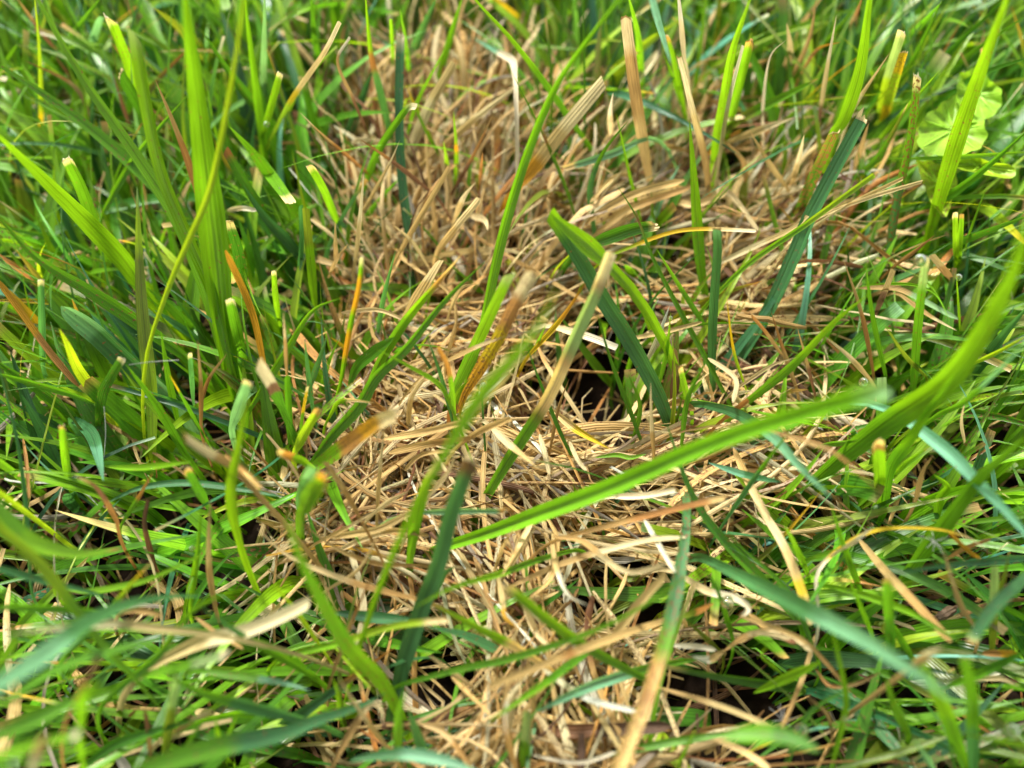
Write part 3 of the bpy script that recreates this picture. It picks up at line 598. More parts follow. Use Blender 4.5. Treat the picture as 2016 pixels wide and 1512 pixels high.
STRAW = '''
A1|orange,tan@.6|16|8,30|pt|1180,1300 1130,1080 1000,720 890,460|orange-brown dead blade between the blades of the tall shoot
A1|brown,tan@.7|12|6,22|pt|410,450 300,270 90,-20|brownish purple dead stem near the thin yellow-green stem
A1|tan,orange@.5|9|8,20|pt|530,700 420,490 140,345|orange straw slanting under the thin yellow-green stem
A1|brown|8|6,18|pt|750,740 690,560 640,400|dark brown dead strand by the torn brown tip
A1|cream,white@.5|10|8,14|both|1300,1205 1380,1190 1470,1205|short cream scrap behind the papery torn tip
A2|lime,yellow@.3,straw@.42,cream@.8|13|8,40|cut|90,800 220,560 400,300 490,125|two-coloured stalk, lime at its foot and straw above
A2|brown,tan@.4,white@.82|8|8,30|cut|660,780 560,550 480,350 550,215|thin brown stalk with a white split tip
A2|orange,tan@.5,cream@.8|9|8,26|pt|650,990 400,780 265,645|thin dead blade brown at its foot and cream at its tip
A2|brown,orange@.6|10|10,22|pt|1005,1090 800,930 605,795|rust-brown strand in front of the straw fan
A2|straw,cream@.5|11|4,26|pt|570,1560 590,1400 630,980|pale straw standing upright before the tall dark bluish blade
A2|straw,cream@.7|9|4,24|pt|590,1260 660,1150 780,930 835,800|pale straw leaning behind the bent blade
A2|straw|13|5,24|cut|800,1500 900,1330 1120,955|straight straw leaning out of the fan
A2|straw,cream@.5|19|5,26|cut|1040,1480 1080,1400 1290,1140|pale wide straw stub with a whitish end
A2|straw,cream@.5|17|6,20|pt|950,950 1300,650 1600,430|long straw slanting across the back of the fan
A2|cream,straw@.6|24|4,22|cut|870,920 1000,620 1145,365|broad pale straw at the back of the fan
F|amber,straw@.28,cream@.55|34|8,26|cut|1015,372 1060,318 1103,261 1188,160|broad dead leaf, amber at its foot and cream above
A2|white,mint@.55|15|20,10|pt|1495,450 1480,350 1420,310 1250,215|whitish blue bent leaf behind the straw
A2|brown,orange@.4,tan@.8|9|5,22|pt|1130,1110 1250,900 1370,650|rusty straw strand leaning in the fan
A2|orange|8|5,20|pt|1290,1060 1310,870|short rusty straw strand standing in the fan
A2|cream|10|5,14|pt|980,1500 900,1380 800,1290|cream straw bent over in the fan
A2|tan,straw@.5|10|5,22|pt|470,1512 465,1270|upright straw beside the smooth bright blade
A2|straw,cream@.4|12|6,20|pt|1150,1250 1200,1130 1270,1040|straw stub with a pale flat side in the fan
A2|cream|17|6,14|pt|1240,1230 1320,1260 1340,1320|short curled cream straw in the fan
F|straw,tan@.4,cream@.8|27|4,42|cut|1283,362 1279,351 1255,206 1241,103 1232,34|tall ragged dead stalk standing behind the straw|tip
F|tan,straw@.4,cream@.6|19|4,36|cut|1398,385 1395,371 1389,310 1365,213 1340,113|tall tan dead stalk beside the pale hanging blade|tip
F|cream,white@.5|11|20,46|pt|1350,125 1347,113 1337,0 1330,-50|whitish straw rising above the tall tan dead stalk
A3|straw,cream@.5|10|8,34|cut|1195,1010 1260,600 1345,260|pale straw leaning against the tall bright blade
A3|white|7|6,30|pt|1460,820 1460,600 1500,330 1590,230|hair-thin white straw curving over
A3|cream,white@.5|12|8,24|pt|590,790 585,650 602,530|small whitish papery flake standing up
A3|straw|16|8,16|both|405,1295 700,1120 1010,1030|straw bowed over the dark hollow
A3|straw,tan@.5|14|6,14|both|480,1360 700,1200 1050,1070|second straw bowed over the dark hollow below the first
A3|straw,cream@.5|17|8,16|pt|1290,800 1450,740 1640,670|straw leaning on the olive-green blade
A3|straw|12|8,18|pt|1600,1080 1500,940 1385,750|straight straw crossing near the tall bright blade
A3|cream|11|6,12|both|1190,1020 1310,1150 1430,1320|pale straw lying near the arched stem
A3|tan|13|5,16|pt|1350,1060 1345,930 1225,790|tan straw bent at its top beside the tall bright blade
F|cream,straw@.5|15|6,18|cut|1420,516 1480,488 1560,451 1590,425|pale straw lying beneath the long straight green stem
A3|straw|9|6,12|both|700,990 600,1020 470,1160|straw strand hooked over the dark hollow
A3|tan|12|4,12|pt|1020,860 900,830 800,795|tan strand at the foot of the tall ragged dead stalk
A3|cream|15|4,10|both|950,1150 1080,1170 1250,1100|pale flat straw near the square-cut blue-green blade
A4|cream,straw@.5|10|16,34|pt|580,810 650,620 860,300|pale straw leaning on the pale lime blade
A4|brown,straw@.2,cream@.6|10|8,40|pt|462,740 458,680 500,400 555,85|dry spear on a dark brown base
F|cream|10|18,26|cut|1640,415 1655,409 1731,382 1816,357|upper of two pale straws lying together
F|cream,straw@.4|10|18,24|cut|1640,420 1697,389 1778,351|lower of two pale straws lying together
A4|orange|9|10,22|pt|890,1520 1000,1440 1120,1345|orange straw beside the forked bright stub
A4|orange,amber@.5|8|10,28|pt|370,390 450,280 580,240|amber strand curving near the dry spear
A4|tan,orange@.5|13|6,30|pt|620,210 660,110 705,-20|orange-tan dead blade behind the long streaked one
A4|tan|10|8,26|pt|280,480 400,220 440,-20|tan dead strand behind the hair-thin white straw
A4|tan,straw@.4|14|6,24|pt|240,420 290,300 270,130|curled tan dead blade end by the hair-thin white straw
A4|straw,cream@.4|13|5,22|pt|300,1050 340,900 370,770|upright straw by the dark speckled blade
A4|tan|12|8,20|pt|650,980 690,860 740,700|brown-edged dead strip by the yellowed blade
B1|orange,amber@.5|15|8,20|both|450,760 300,580 190,430 -10,150|long orange dead blade lying under the rounded pale leaf
B1|amber|15|5,26|both|1520,690 1440,330 1290,-20|amber dead strip showing between green blades
B1|orange,tan@.5|10|8,24|pt|1150,970 1150,750 1130,490|upright orange dead spike
B1|orange,tan@.5|9|8,22|pt|1150,860 1200,710 1300,570|orange dead spike leaning beside the upright one
F|orange,brown@.4,tan@.75,cream@.85|12|10,26|pt|232,1040 227,1020 193,964 165,945 143,935|dead stem with a fluffy orange tip
F|tan,cream@.4|22|24,30|cut|462,925 444,909 400,885 366,862|soft blurred tan dead blade end|tip
B1|mid,brown@.3,cream@.5|28|16,30|cut|1610,870 1560,760 1480,630|thick stub with a frayed cream end|tip
B1|tan,straw@.5|14|20,28|both|1290,1150 1400,1240 1500,1340|brown dead sheath curled beside the soft tan end
B1|orange|8|6,16|both|130,1050 150,1200 165,1400|orange thread hanging behind the thin blue-green bowed blade
B2|tan,cream@.6|9|14,30|pt|190,710 180,500 168,330|dry thread standing on the short blue-green blade
F|amber,yellow@.3,orange@.55,cream@.8|33|8,38|cut|912,785 920,768 975,679 1016,596 1050,536|broad yellow dying leaf with an orange edge and pale tip|tip wear=.5
B2|straw,cream@.5|10|8,18|pt|705,1480 720,1250 745,1000|upright pale straw in the middle of the straw mat
B2|straw,cream@.5|11|16,24|pt|1080,625 1280,530 1445,468|straw reaching to the yellow dying leaf
B2|straw|17|12,18|both|740,1060 1000,1015 1245,945|long straw lying over the mat below the little shoot
B2|straw,tan@.5|17|9,16|both|770,1140 1000,1085 1260,1050|second long straw lying over the mat below the first
B2|cream|9|10,12|both|500,335 700,318 860,375|pale straw lying level behind the banded stalk
B2|tan,straw@.5|14|14,22|cut|610,1520 520,1360 405,1190|tan straw leaning before the amber-rimmed blade end
B2|cream|11|10,16|pt|690,1480 780,1410 895,1355|pale bent straw tip near the narrowing bright blade
B2|straw,cream@.5|12|8,16|both|880,980 900,820 970,710|straw hooked over beneath the little shoot
B2|cream|10|16,24|pt|1010,1380 1110,1250 1145,1160 1090,1130|cream loop twisted beside the narrowing bright blade
B2|straw|10|8,14|both|860,1240 960,1150 1150,1130|straw arched over the mat
B2|cream,straw@.5|16|10,18|pt|1350,980 1450,1080 1628,1230|pale broad straw beside the foot of the banded blade
B2|straw|15|10,20|cut|1190,1080 1300,1010 1470,940|straw with a cut end near the foot of the banded blade
B2|straw,cream@.6|26|6,18|cut|880,330 960,200 1060,40|wide pale straw stub behind the fading blade
B2|straw|10|6,20|pt|1120,330 1180,200 1270,170|straw strand curved behind the smooth green blade
B2|tan|9|5,20|pt|430,120 480,20 540,-60|tan straw strand behind the banded stalk
B3|yellow,amber@.5|13|8,24|pt|130,570 300,380 445,165|narrow yellow dead blade leaning over the straw
B3|tan,cream@.3|11|6,20|pt|835,1140 822,900 818,735|pale tan spike standing against the long ribbed blade
B3|cream,white@.5|12|8,18|pt|785,630 850,500 925,295|whitish straw beside the dew-beaded thin blade
B3|cream,white@.5|18|8,12|cut|255,415 450,470 625,535|whitish broad scrap at the mouth of the dark hollow
B3|cream|10|10,16|both|1145,595 1300,710 1290,850|cream straw hooked beside the square-cut blade
F|straw,yellow@.4|19|6,10|pt|1086,806 1138,847 1200,884|yellowish dead blade lying in the straw
B3|tan,orange@.5|9|8,18|both|1570,580 1480,450 1395,350|thin rust-coloured straw by the broad blue-green blade
B3|orange|13|10,16|cut|1235,945 1375,835|short orange straw at the edge of the hollow
B3|white|15|8,14|cut|590,1390 780,1385 955,1355|white papery blade lying below the long blunt-tipped one
F|tan,orange@.4,straw@.9|15|10,18|cut|1117,1056 1241,1023 1358,995 1428,980|orange-tan straw lying below the white papery one|tip
B3|straw|10|6,12|both|680,490 880,450 1110,390|straw bridging the dark hollow
B3|tan|8|4,14|pt|240,1130 290,880 350,715|rust thread standing in the straw by the banded blade
B3|cream|12|4,12|both|180,1030 210,1130 240,1260|cream curl hanging in the straw by the banded blade
B3|cream|9|6,10|both|350,1070 400,1180 450,1240|small cream straw by the foot of the hollow
B3|straw,cream@.5|13|6,18|pt|1400,890 1290,810 1410,780|straw folded by the short orange one
B3|straw,cream@.5|16|6,14|both|1290,1110 1390,1330 1500,1530|wide pale straw beneath the narrow crossing blade
B3|brown,tan@.5|20|3,10|both|940,860 960,700 950,540|brown curled dead sheath inside the hollow
B3|tan|17|3,8|both|900,880 980,850 1070,890|tan dead scale at the foot of the hollow
B4|tan,pale@.5|11|10,22|both|680,195 880,195 1000,240 1150,320 1250,372|pale dying blade arched behind the dew drop stub
B4|tan,cream@.6|11|8,18|pt|920,235 1080,350 1245,440|dry husk beside the dew drop stub
B4|orange,tan@.5|17|10,24|cut|1210,140 1100,5|orange-tan broken straw leaning near the dew drop
B4|orange,tan@.5|10|4,22|pt|765,670 700,350 590,20|brown dead stem standing behind the slim blade
B4|brown,tan@.5|14|4,20|cut|780,340 880,90|dull brown dead sheath behind the slim blade
B4|straw,cream@.4|11|10,22|pt|750,720 620,580 490,475|straw-coloured blade drooping before brown stems
B4|tan,orange@.5|9|26,40|pt|200,1020 400,1080 560,1150 820,1370|soft tan thread curving beneath the long blunt-tipped blade
B4|cream|8|4,18|pt|1290,1090 1268,960 1290,840|whitish straw standing under the big edge shoot
B4|tan,orange@.5|10|3,16|pt|330,780 260,580 180,330|brown dead stems bundle behind the slanting green blade
B4|brown,tan@.4|8|3,16|pt|430,800 380,600 330,420|brown dead stem next to the bundle behind the slanting blade
B4|tan|12|6,16|pt|1010,1400 1050,1240 1110,1150|tan strand near the mint straight blade
B4|cream|8|8,18|pt|0,760 180,640 330,590|cream strand running beside the slanting green blade
F|straw,cream@.3|33|14,20|cut|323,1297 396,1264 482,1243 560,1212 608,1188|broad golden straw leaf streaked with green
F|orange,brown@.5|15|24,32|cut|146,1382 170,1340 194,1296|orange-brown dead stub near the soft bright blade
C1|tan,straw@.4|14|4,22|pt|1235,610 1200,400 1195,200 1205,-40|tall tan stalk standing over the dark thatch
C1|brown,umber@.5|13|3,14|cut|880,330 830,120 850,-20|dark brown dead sheath in the thatch
C1|tan|9|10,14|both|1120,650 1240,740 1390,830|thin tan straw on the straw leaf
C1|tan,brown@.5|10|4,12|both|860,1450 850,1300 830,1180|thin brown straw standing below the straw leaf
C1|cream,tan@.3|24|34,44|cut|190,1500 220,1400 250,1330|soft blurred tan end beside the white cut one
C1|tan|16|14,18|cut|770,610 840,610 920,630|torn tan scrap above the straw leaf
C1|tan,cream@.5|12|6,14|both|1000,1310 1100,1240 1210,1180|light brown straw under the blue-green pointed blade
F|straw,cream@.4|20|22,30|pt|385,1245 300,1236 241,1229 148,1233 20,1248|golden straw leaf lying towards the soft blue-green blade
F|tan,cream@.4|14|10,16|pt|820,1179 740,1160 665,1136 569,1095 508,1042|long cream straw sweeping under the large bright blade
F|tan,straw@.5|11|8,14|pt|818,1113 741,1109 665,1081 593,1030|tan straw curving above the long cream one
F|tan,orange@.5|9|6,18|pt|653,1332 696,1216 742,1113|orange-tan straw crossing under the lime blade
C2|straw,cream@.4|12|6,16|pt|770,1410 600,1180 485,995|straw slanting beside the dewy wide blade
C2|tan,cream@.5|17|6,14|pt|480,1440 600,1230 680,1150 730,1180 735,1270|cream straw hooked over beside the low shoot
C2|cream,white@.5|8|8,22|pt|1575,970 1450,1130 1440,1345|white curl of straw
C2|straw,amber@.5|12|8,16|pt|1400,430 1425,560 1440,650 1530,720|golden curl of straw above the brown-banded straw
C2|cream|13|5,16|pt|1650,800 1560,620 1470,460|cream straw standing behind the golden curl
C2|cream,tan@.5|13|4,10|both|950,1255 1100,1320 1270,1530|cream straw beside the low shoot
F|straw,orange@.5,straw@.56|21|10,22|cut|1300,1224 1230,1247 1138,1281 1060,1312 964,1350|thick straw with an orange band and a cut end|tip
C2|straw|15|8,16|both|430,190 560,170 720,140 910,40|straw bowed behind the bright narrowing blade
C2|cream,straw@.5|13|6,12|both|480,270 620,200 800,150 1000,180|pale straw arched over the dark thatch
C2|cream|11|5,14|pt|1230,1030 1100,940 970,840|cream straw pushing out by the teal strand
C2|straw|10|4,10|both|1130,990 1250,1110 1350,1210|thin golden straw in the dark gap
C2|straw,cream@.5|9|6,18|pt|350,230 580,110 720,20|thin straw by the tip of the large bright blade
C2|cream|9|6,18|pt|420,490 600,370 720,160|light straw crossing behind the large bright blade
C2|straw,cream@.5|15|5,16|pt|1500,1530 1430,1200 1480,900|wide upright straw by the white curl
C2|straw|13|5,14|pt|1580,1300 1600,1100 1560,850|upright straw below the thick banded one
C2|straw|10|5,18|pt|1430,420 1530,260 1640,90|straw slanting above the golden curl
C2|straw|9|5,18|pt|1380,370 1430,230 1500,120|thin straw slanting above the golden curl
F|tan,cream@.4|12|10,18|both|1089,1057 1144,1064 1189,1099 1241,1126 1313,1109|cream ribbon waving across the straw
F|straw,white@.4|13|8,18|pt|1089,1065 1089,1081 1100,1130 1120,1171 1160,1193|whitish ribbon hanging from the straw
F|tan,cream@.5|14|6,14|both|1000,1157 1103,1112 1189,1085 1275,1064 1350,1058|long tan straw under the waving cream ribbon
C3|white|11|10,16|both|780,90 880,260 960,390|white straw passing under the broad dying blade
F|cream,white@.4|18|8,12|round|1345,1135 1392,1164 1447,1178 1473,1198 1456,1214|white curled ribbon behind the large dew drop
C3|brown,umber@.5|32|1,6|both|150,1310 500,1300 930,1270|thick brown dead stalk lying on the soil
C3|cream,white@.4|13|8,10|both|190,940 450,1110 740,1190|whitish straw lying beneath the mint streaked blade
C3|tan,straw@.4|12|6,12|both|860,1050 1250,1170 1560,1300|straw lying beyond the dying blade
C3|white|9|3,8|both|110,1430 400,1480 620,1420|white thin straw low at the foot of the dying blade
C3|tan,white@.4|16|6,14|pt|1215,855 1150,890 1050,875|small cream horn-shaped scrap
C3|cream|17|3,8|both|1170,1345 1350,1420 1500,1520|pale wide straw lying low beyond the dying blade
C3|tan,cream@.4|11|5,12|both|1240,840 1400,740 1620,770|tan straw arched behind the white curled ribbon
C3|tan,brown@.5|13|4,10|both|1380,630 1500,720 1650,800|tan seed stalk by the white curled ribbon
C3|straw|11|3,10|both|460,1110 550,1250 650,1420|straw lying across the thick brown dead stalk
C3|cream|10|6,10|both|90,600 160,740 270,840|cream thin straw by the mid-green pale-tipped blade
C3|cream|14|4,12|pt|0,1330 40,1080 120,960|cream straw bent below the thick banded one
C3|white|12|3,9|both|940,810 1080,815 1190,835|greyish white straw by the dark olive strand
C3|straw|22|8,20|cut|600,760 780,540 900,410|blurred tan straw leaning by the long slim blade
C3|cream,straw@.5|12|8,16|pt|150,80 40,280 -40,420|straw leaning by the foot of the long blunt-tipped blade
C3|straw|14|5,12|pt|240,100 280,200 250,420 100,560|cream straw bowed beside the hanging ribbon
F|cream,straw@.4,yellow@.65,straw@.8|21|8,14|both|1486,985 1539,1068 1576,1157 1596,1230|broad pale straw with a yellow middle
F|straw,tan@.5|10|4,10|both|1604,1250 1580,1336 1535,1445|thin straw falling from the broad pale one
F|white,yellow@.22,yellow@.7,cream@.85|10|8,18|pt|1611,1195 1609,1130 1652,1081 1724,1044 1828,1040 1903,1057 1953,1090|long yellow arched strand with pale ends
C4|cream,white@.4|10|14,22|pt|600,250 680,200 775,125|white papery point lying on the yellow arch
F|straw,tan@.5|19|6,16|both|1688,1058 1742,1123 1800,1185 1872,1264|straight tan straw leaf under the bluish needle
C4|tan,straw@.5|12|10,22|pt|1335,690 1270,590 1220,450 1160,245|tan twisted strand standing by the bluish blade
C4|orange,tan@.4|8|6,10|both|435,945 520,1040 660,1030 805,965|thin tan strand sagging in a curve
C4|tan,cream@.4|24|22,30|pt|1000,920 1080,860 1170,815|twisted tan husk on top of the broad bright blade
C4|orange,amber@.5|15|6,10|both|1390,855 1590,850|orange straw piece behind the dewy pale end
C4|tan,straw@.4|10|6,14|both|640,1080 470,880 330,760 0,640|tan stalk slanting under the soft mint blade
C4|straw,cream@.4|13|6,10|both|-20,800 130,730 300,760 420,850|straw arched under the soft mint blade
C4|cream|12|4,8|both|-20,1190 130,1250 250,1310|cream straw lying by the dark leaf blade
C4|tan|9|4,12|pt|530,1310 500,1200 380,1100|tan thread curving by the jointed stem
C4|orange|9|8,14|both|1180,320 1300,250 1440,200|orange straw crossing near the bluish needle
C4|amber|9|10,18|both|1400,330 1300,260 1200,165|amber straw crossing the orange one
C4|cream|11|4,10|pt|1390,1000 1500,1000 1610,1050|cream straw by the dark-edged blade
'''
# ------------------------------------------------------------------ building the traced blades
SHOOTS = {
    'tall': 'tall shoot of broad bright blades standing over shorter grass',
    'fork': 'bright forked shoot cut short, with white tips',
    'node': 'little brown-based shoot with thin blades growing out of the straw',
    'edge': 'big shoot with the broadest bright blade arching up to one side',
}
shoot_roots = {}
DEW = []                                     # places for beads of dew: point, normal

def parse(line):
    f = line.split('|')
    til, spec, w, hs_, end, pts, label = f[:7]
    opt = f[7].split() if len(f) > 7 else []
    ox, oy, k = (0, 0, 1) if til == 'F' else (*TILES[til], 560 / 1628)
    rev = pts.startswith('<')
    P = [tuple(float(q) for q in p.split(',')) for p in pts.lstrip('<').split()]
    P = [(ox + x * k, oy + y * k) for x, y in P]
    if rev:
        P = P[::-1]
    return spec, float(w), [float(h) for h in hs_.split(',')], end, P, label, opt

def traced(line, kind):
    spec, wpx, hh, end, P, label, opt = parse(line)
    wear = next((o[5:] for o in opt if o.startswith('wear=')), None)
    if not wear and kind == 'green':
        wear = '%.2f' % random.uniform(.05, .36)
    if wear and '~' not in spec:
        spec += '~' + wear
    lift = 4.0 if kind == 'straw' else (3.0 if max(hh) < 34 else 0)
    hh = [x + lift * (1 if x < 40 else 0) for x in hh]
    n = 26
    uvp = smooth_curve(P, n)
    h = np.linspace(hh[0], hh[1], n)
    Q = np.array([at(u, v, z) for (u, v), z in zip(uvp, h)])
    depth = (Q[n // 2] - CAM) @ FWD
    w_m = wpx * depth / FPX * (.86 if end == 'cut' or (kind == 'straw' and wpx > 16) else .95)
    t = np.linspace(0, 1, n)
    if end != 'both' and 'flip' not in opt:
        T0 = unit(Q[0] - Q[2])
        hz = np.array([T0[0], T0[1], 0])
        h0 = hh[0] * MM
        root = Q[0] + hz * h0 * (.55 if hh[0] < 16 else .8)
        root[2] = -.008
        ctrl = Q[0] + T0 * h0 * .45
        ctrl[2] = max(ctrl[2], h0 * .35)
        s = np.linspace(0, 1, 7)[:-1, None]
        ext = root * (1 - s) ** 2 + ctrl * 2 * s * (1 - s) + Q[0] * s ** 2
        Q = np.vstack([ext, Q])
        t = np.concatenate([np.full(6, -.0), t])
        wp = np.concatenate([np.linspace(.7, 1, 6) * width_profile(np.zeros(1), w_m, end)[0], width_profile(t[6:], w_m, end)])
    else:
        wp = width_profile(t, w_m, end if kind == 'green' or end != 'both' else 'cut')
        if kind != 'green' and end == 'both':
            wp *= np.clip(np.minimum(t, 1 - t) / .10 + .35, 0, 1)
    wp = wp * (1 + .05 * np.sin(np.linspace(0, random.uniform(4, 9), len(wp)) + random.random() * 6))
    T = unit(np.gradient(Q, axis=0))
    V = unit(Q - CAM)
    S = unit(np.cross(T, V))
    N = np.cross(T, S)
    roll = random.uniform(-.5, .5)
    tw = random.uniform(-.35, .35) if kind == 'green' else random.uniform(-.9, .9)
    a = roll - tw / 2
    S = S * math.cos(a) + N * math.sin(a)
    col = colour_stops(spec, t, .07)
    s = Soup()
    fold = random.choice((.3, .5, .75)) if kind == 'green' else random.uniform(.2, .9)
    G, S2, N2, T2 = strip(s, Q, wp, S, col, 5, fold, tw, random.gauss(0, .55) if end == 'cut' else 0)
    origin = Q[0].copy()
    mat = M_GREEN if kind == 'green' else M_STRAW
    sh = next((o[6:] for o in opt if o.startswith('shoot=')), None)
    if sh:
        if sh not in shoot_roots:
            e = bpy.data.objects.new('grass_shoot', None)
            e.empty_display_size = .004
            C.objects.link(e)
            e.location = origin
            tag(e, SHOOTS[sh], 'grass shoot')
            shoot_roots[sh] = e
        par = shoot_roots[sh]
        o = s.build('blade', mat, par, origin)
        o['label'] = label
    else:
        o = s.build('grass_strand' if kind == 'green' else 'dry_straw', mat, None, origin)
        tag(o, label, 'grass blade' if kind == 'green' else 'straw',
            'green grass blades that stand out' if kind == 'green' else 'dead straws that stand out')
    if 'tip' in opt:
        c = 'white' if 'white' in spec else ('cream' if random.random() < .6 else 'tan')
        tp = torn_end(G, T2, min(w_m * .55, .0016), c).build('torn_tip', M_STRAW)
        tp.data.transform(__import__('mathutils').Matrix.Translation(-origin))
        tp.parent = o
    if kind == 'green' and max(hh) < 30:
        for _ in range(int(wpx / 9)):
            i = random.randrange(8, len(G) - 2); j = random.choice((1, 2, 2, 3))
            nn = N2[i] if N2[i] @ (CAM - G[i, j]) > 0 else -N2[i]
            DEW.append((G[i, j], nn))
    return o

for ln in GREEN.strip().splitlines():
    traced(ln, 'green')
for ln in STRAW.strip().splitlines():
    traced(ln, 'straw')

# ------------------------------------------------------------------ the thick of the grass and the straw mat
BLOBS = [(865, 345, 225, 195, 1), (980, 620, 320, 240, 1), (1340, 410, 210, 155, .82), (980, 900, 330, 240, 1),
         (1110, 1230, 330, 250, .93), (1440, 880, 170, 210, .60), (1450, 600, 170, 160, .78), (1130, 1500, 340, 160, .92), (770, 1060, 180, 140, .88)]
HOLES = [q + (1,) for q in [(1180, 730, 150, 110), (1240, 1170, 150, 75), (1390, 1380, 160, 80), (400, 1045, 130, 80), (1430, 330, 70, 50),
         (880, 1310, 80, 60), (1560, 1400, 80, 90), (1330, 480, 80, 40), (1850, 1330, 90, 60), (1290, 1210, 60, 60)]]

def field(bl, u, v):
    return max(k[0] * math.exp(-((((u - a) / c) ** 2 + ((v - b) / d) ** 2) * 1.25) ** 2) for a, b, c, d, *k in bl)

def rand_root():
    return np.array([random.uniform(-.19, .19), random.uniform(-.13, .22), 0])

def pick(d):
    k = list(d); return random.choices(k, [d[x] for x in k])[0]

LAND = [(1450, 1180, 'the white curled ribbon'), (1890, 250, 'the round-leaved weed'), (430, 500, 'the tall shoot'),
        (1811, 600, 'the stub with a dew drop'), (450, 1250, 'the broad golden straw leaf'), (1180, 720, 'the dark hollow'),
        (850, 1150, 'the long dark ribbed blade'), (1570, 480, 'the broad blue-green blade'), (1260, 200, 'the tall ragged dead stalk'),
        (1790, 300, 'the brown-specked blade'), (990, 650, 'the broad yellow dying leaf'), (720, 850, 'the orange-rotted blade end'),
        (200, 680, 'the round-tipped pale leaf'), (620, 1150, 'the large bright curving blade'), (1280, 1350, 'the dying rusty-edged blade'),
        (1700, 1260, 'the soft mint blade'), (1750, 1040, 'the long yellow arched strand'), (1910, 1420, 'the broad tan-cut blade'),
        (1860, 820, 'the big edge shoot'), (890, 800, 'the little brown-based shoot'), (700, 560, 'the amber-banded stalk'),
        (790, 250, 'the tall white-cut bluish blade'), (100, 1080, 'the blade bowing to an orange tip'), (1110, 780, 'the bleached and banded blade'),
        (1420, 200, 'the tall bright blade in the straw'), (1150, 1100, 'the waving cream ribbon'), (1000, 1400, 'the white curl of straw'),
        (600, 140, 'the lime and straw stalk'), (80, 150, 'the thin yellow-green stem'), (150, 1400, 'the orange-brown dead stub'),
        (1520, 210, 'the olive lying blade'), (1630, 120, 'the dry spear'), (285, 700, 'the ribbed yellow-green blade'),
        (1080, 300, 'the broad amber and cream leaf'), (1400, 900, 'the long blunt-tipped blade'), (1150, 1300, 'the thick orange-banded straw'),
        (800, 1480, 'the mint arched blade'), (380, 1480, 'the dewy wide bluish blade'), (1960, 1050, 'the straight pale mint blade'),
        (1050, 60, 'the very long bright blade'), (470, 900, 'the soft tan blade end')]

def near(u, v):
    return min(LAND, key=lambda q: (q[0] - u) ** 2 + (q[1] - v) ** 2)[2]

class Item:
    __slots__ = ('P', 'w', 'S', 'col', 'fold', 'tw', 'score', 'lab', 'cols')

def add_item(lst, P, w, S, col, fold, tw, lab):
    it = Item()
    it.P, it.w, it.S, it.col, it.fold, it.tw, it.lab = P, w, S, col, fold, tw, lab
    u, v, z = proj(P[len(P) // 2])
    inside = -20 < u < W + 20 and -20 < v < H + 20
    ln = np.linalg.norm(np.diff(P, axis=0), axis=1).sum()
    it.score = ln * w.max() * (P[:, 2].max() + .004) / z ** 2 if inside else 0
    lst.append(it)

green_items, straw_items, dead_items = [], [], []
GCOL = {'mid': 4, 'deep': 2.0, 'bright': 4.6, 'blue': 1.0, 'dblue': .4, 'lime': 1.4, 'olive': .9, 'mint': .35}
GLOW = {'mid': 4, 'deep': 3.0, 'bright': 3.6, 'blue': 1.0, 'dblue': .5, 'lime': .8, 'olive': 1.0, 'mint': .5}
GWORD = {'mid': 'mid-green', 'deep': 'dark green', 'bright': 'bright green', 'blue': 'blue-green', 'dblue': 'dark bluish',
         'lime': 'lime-green', 'olive': 'olive-green', 'mint': 'pale mint'}

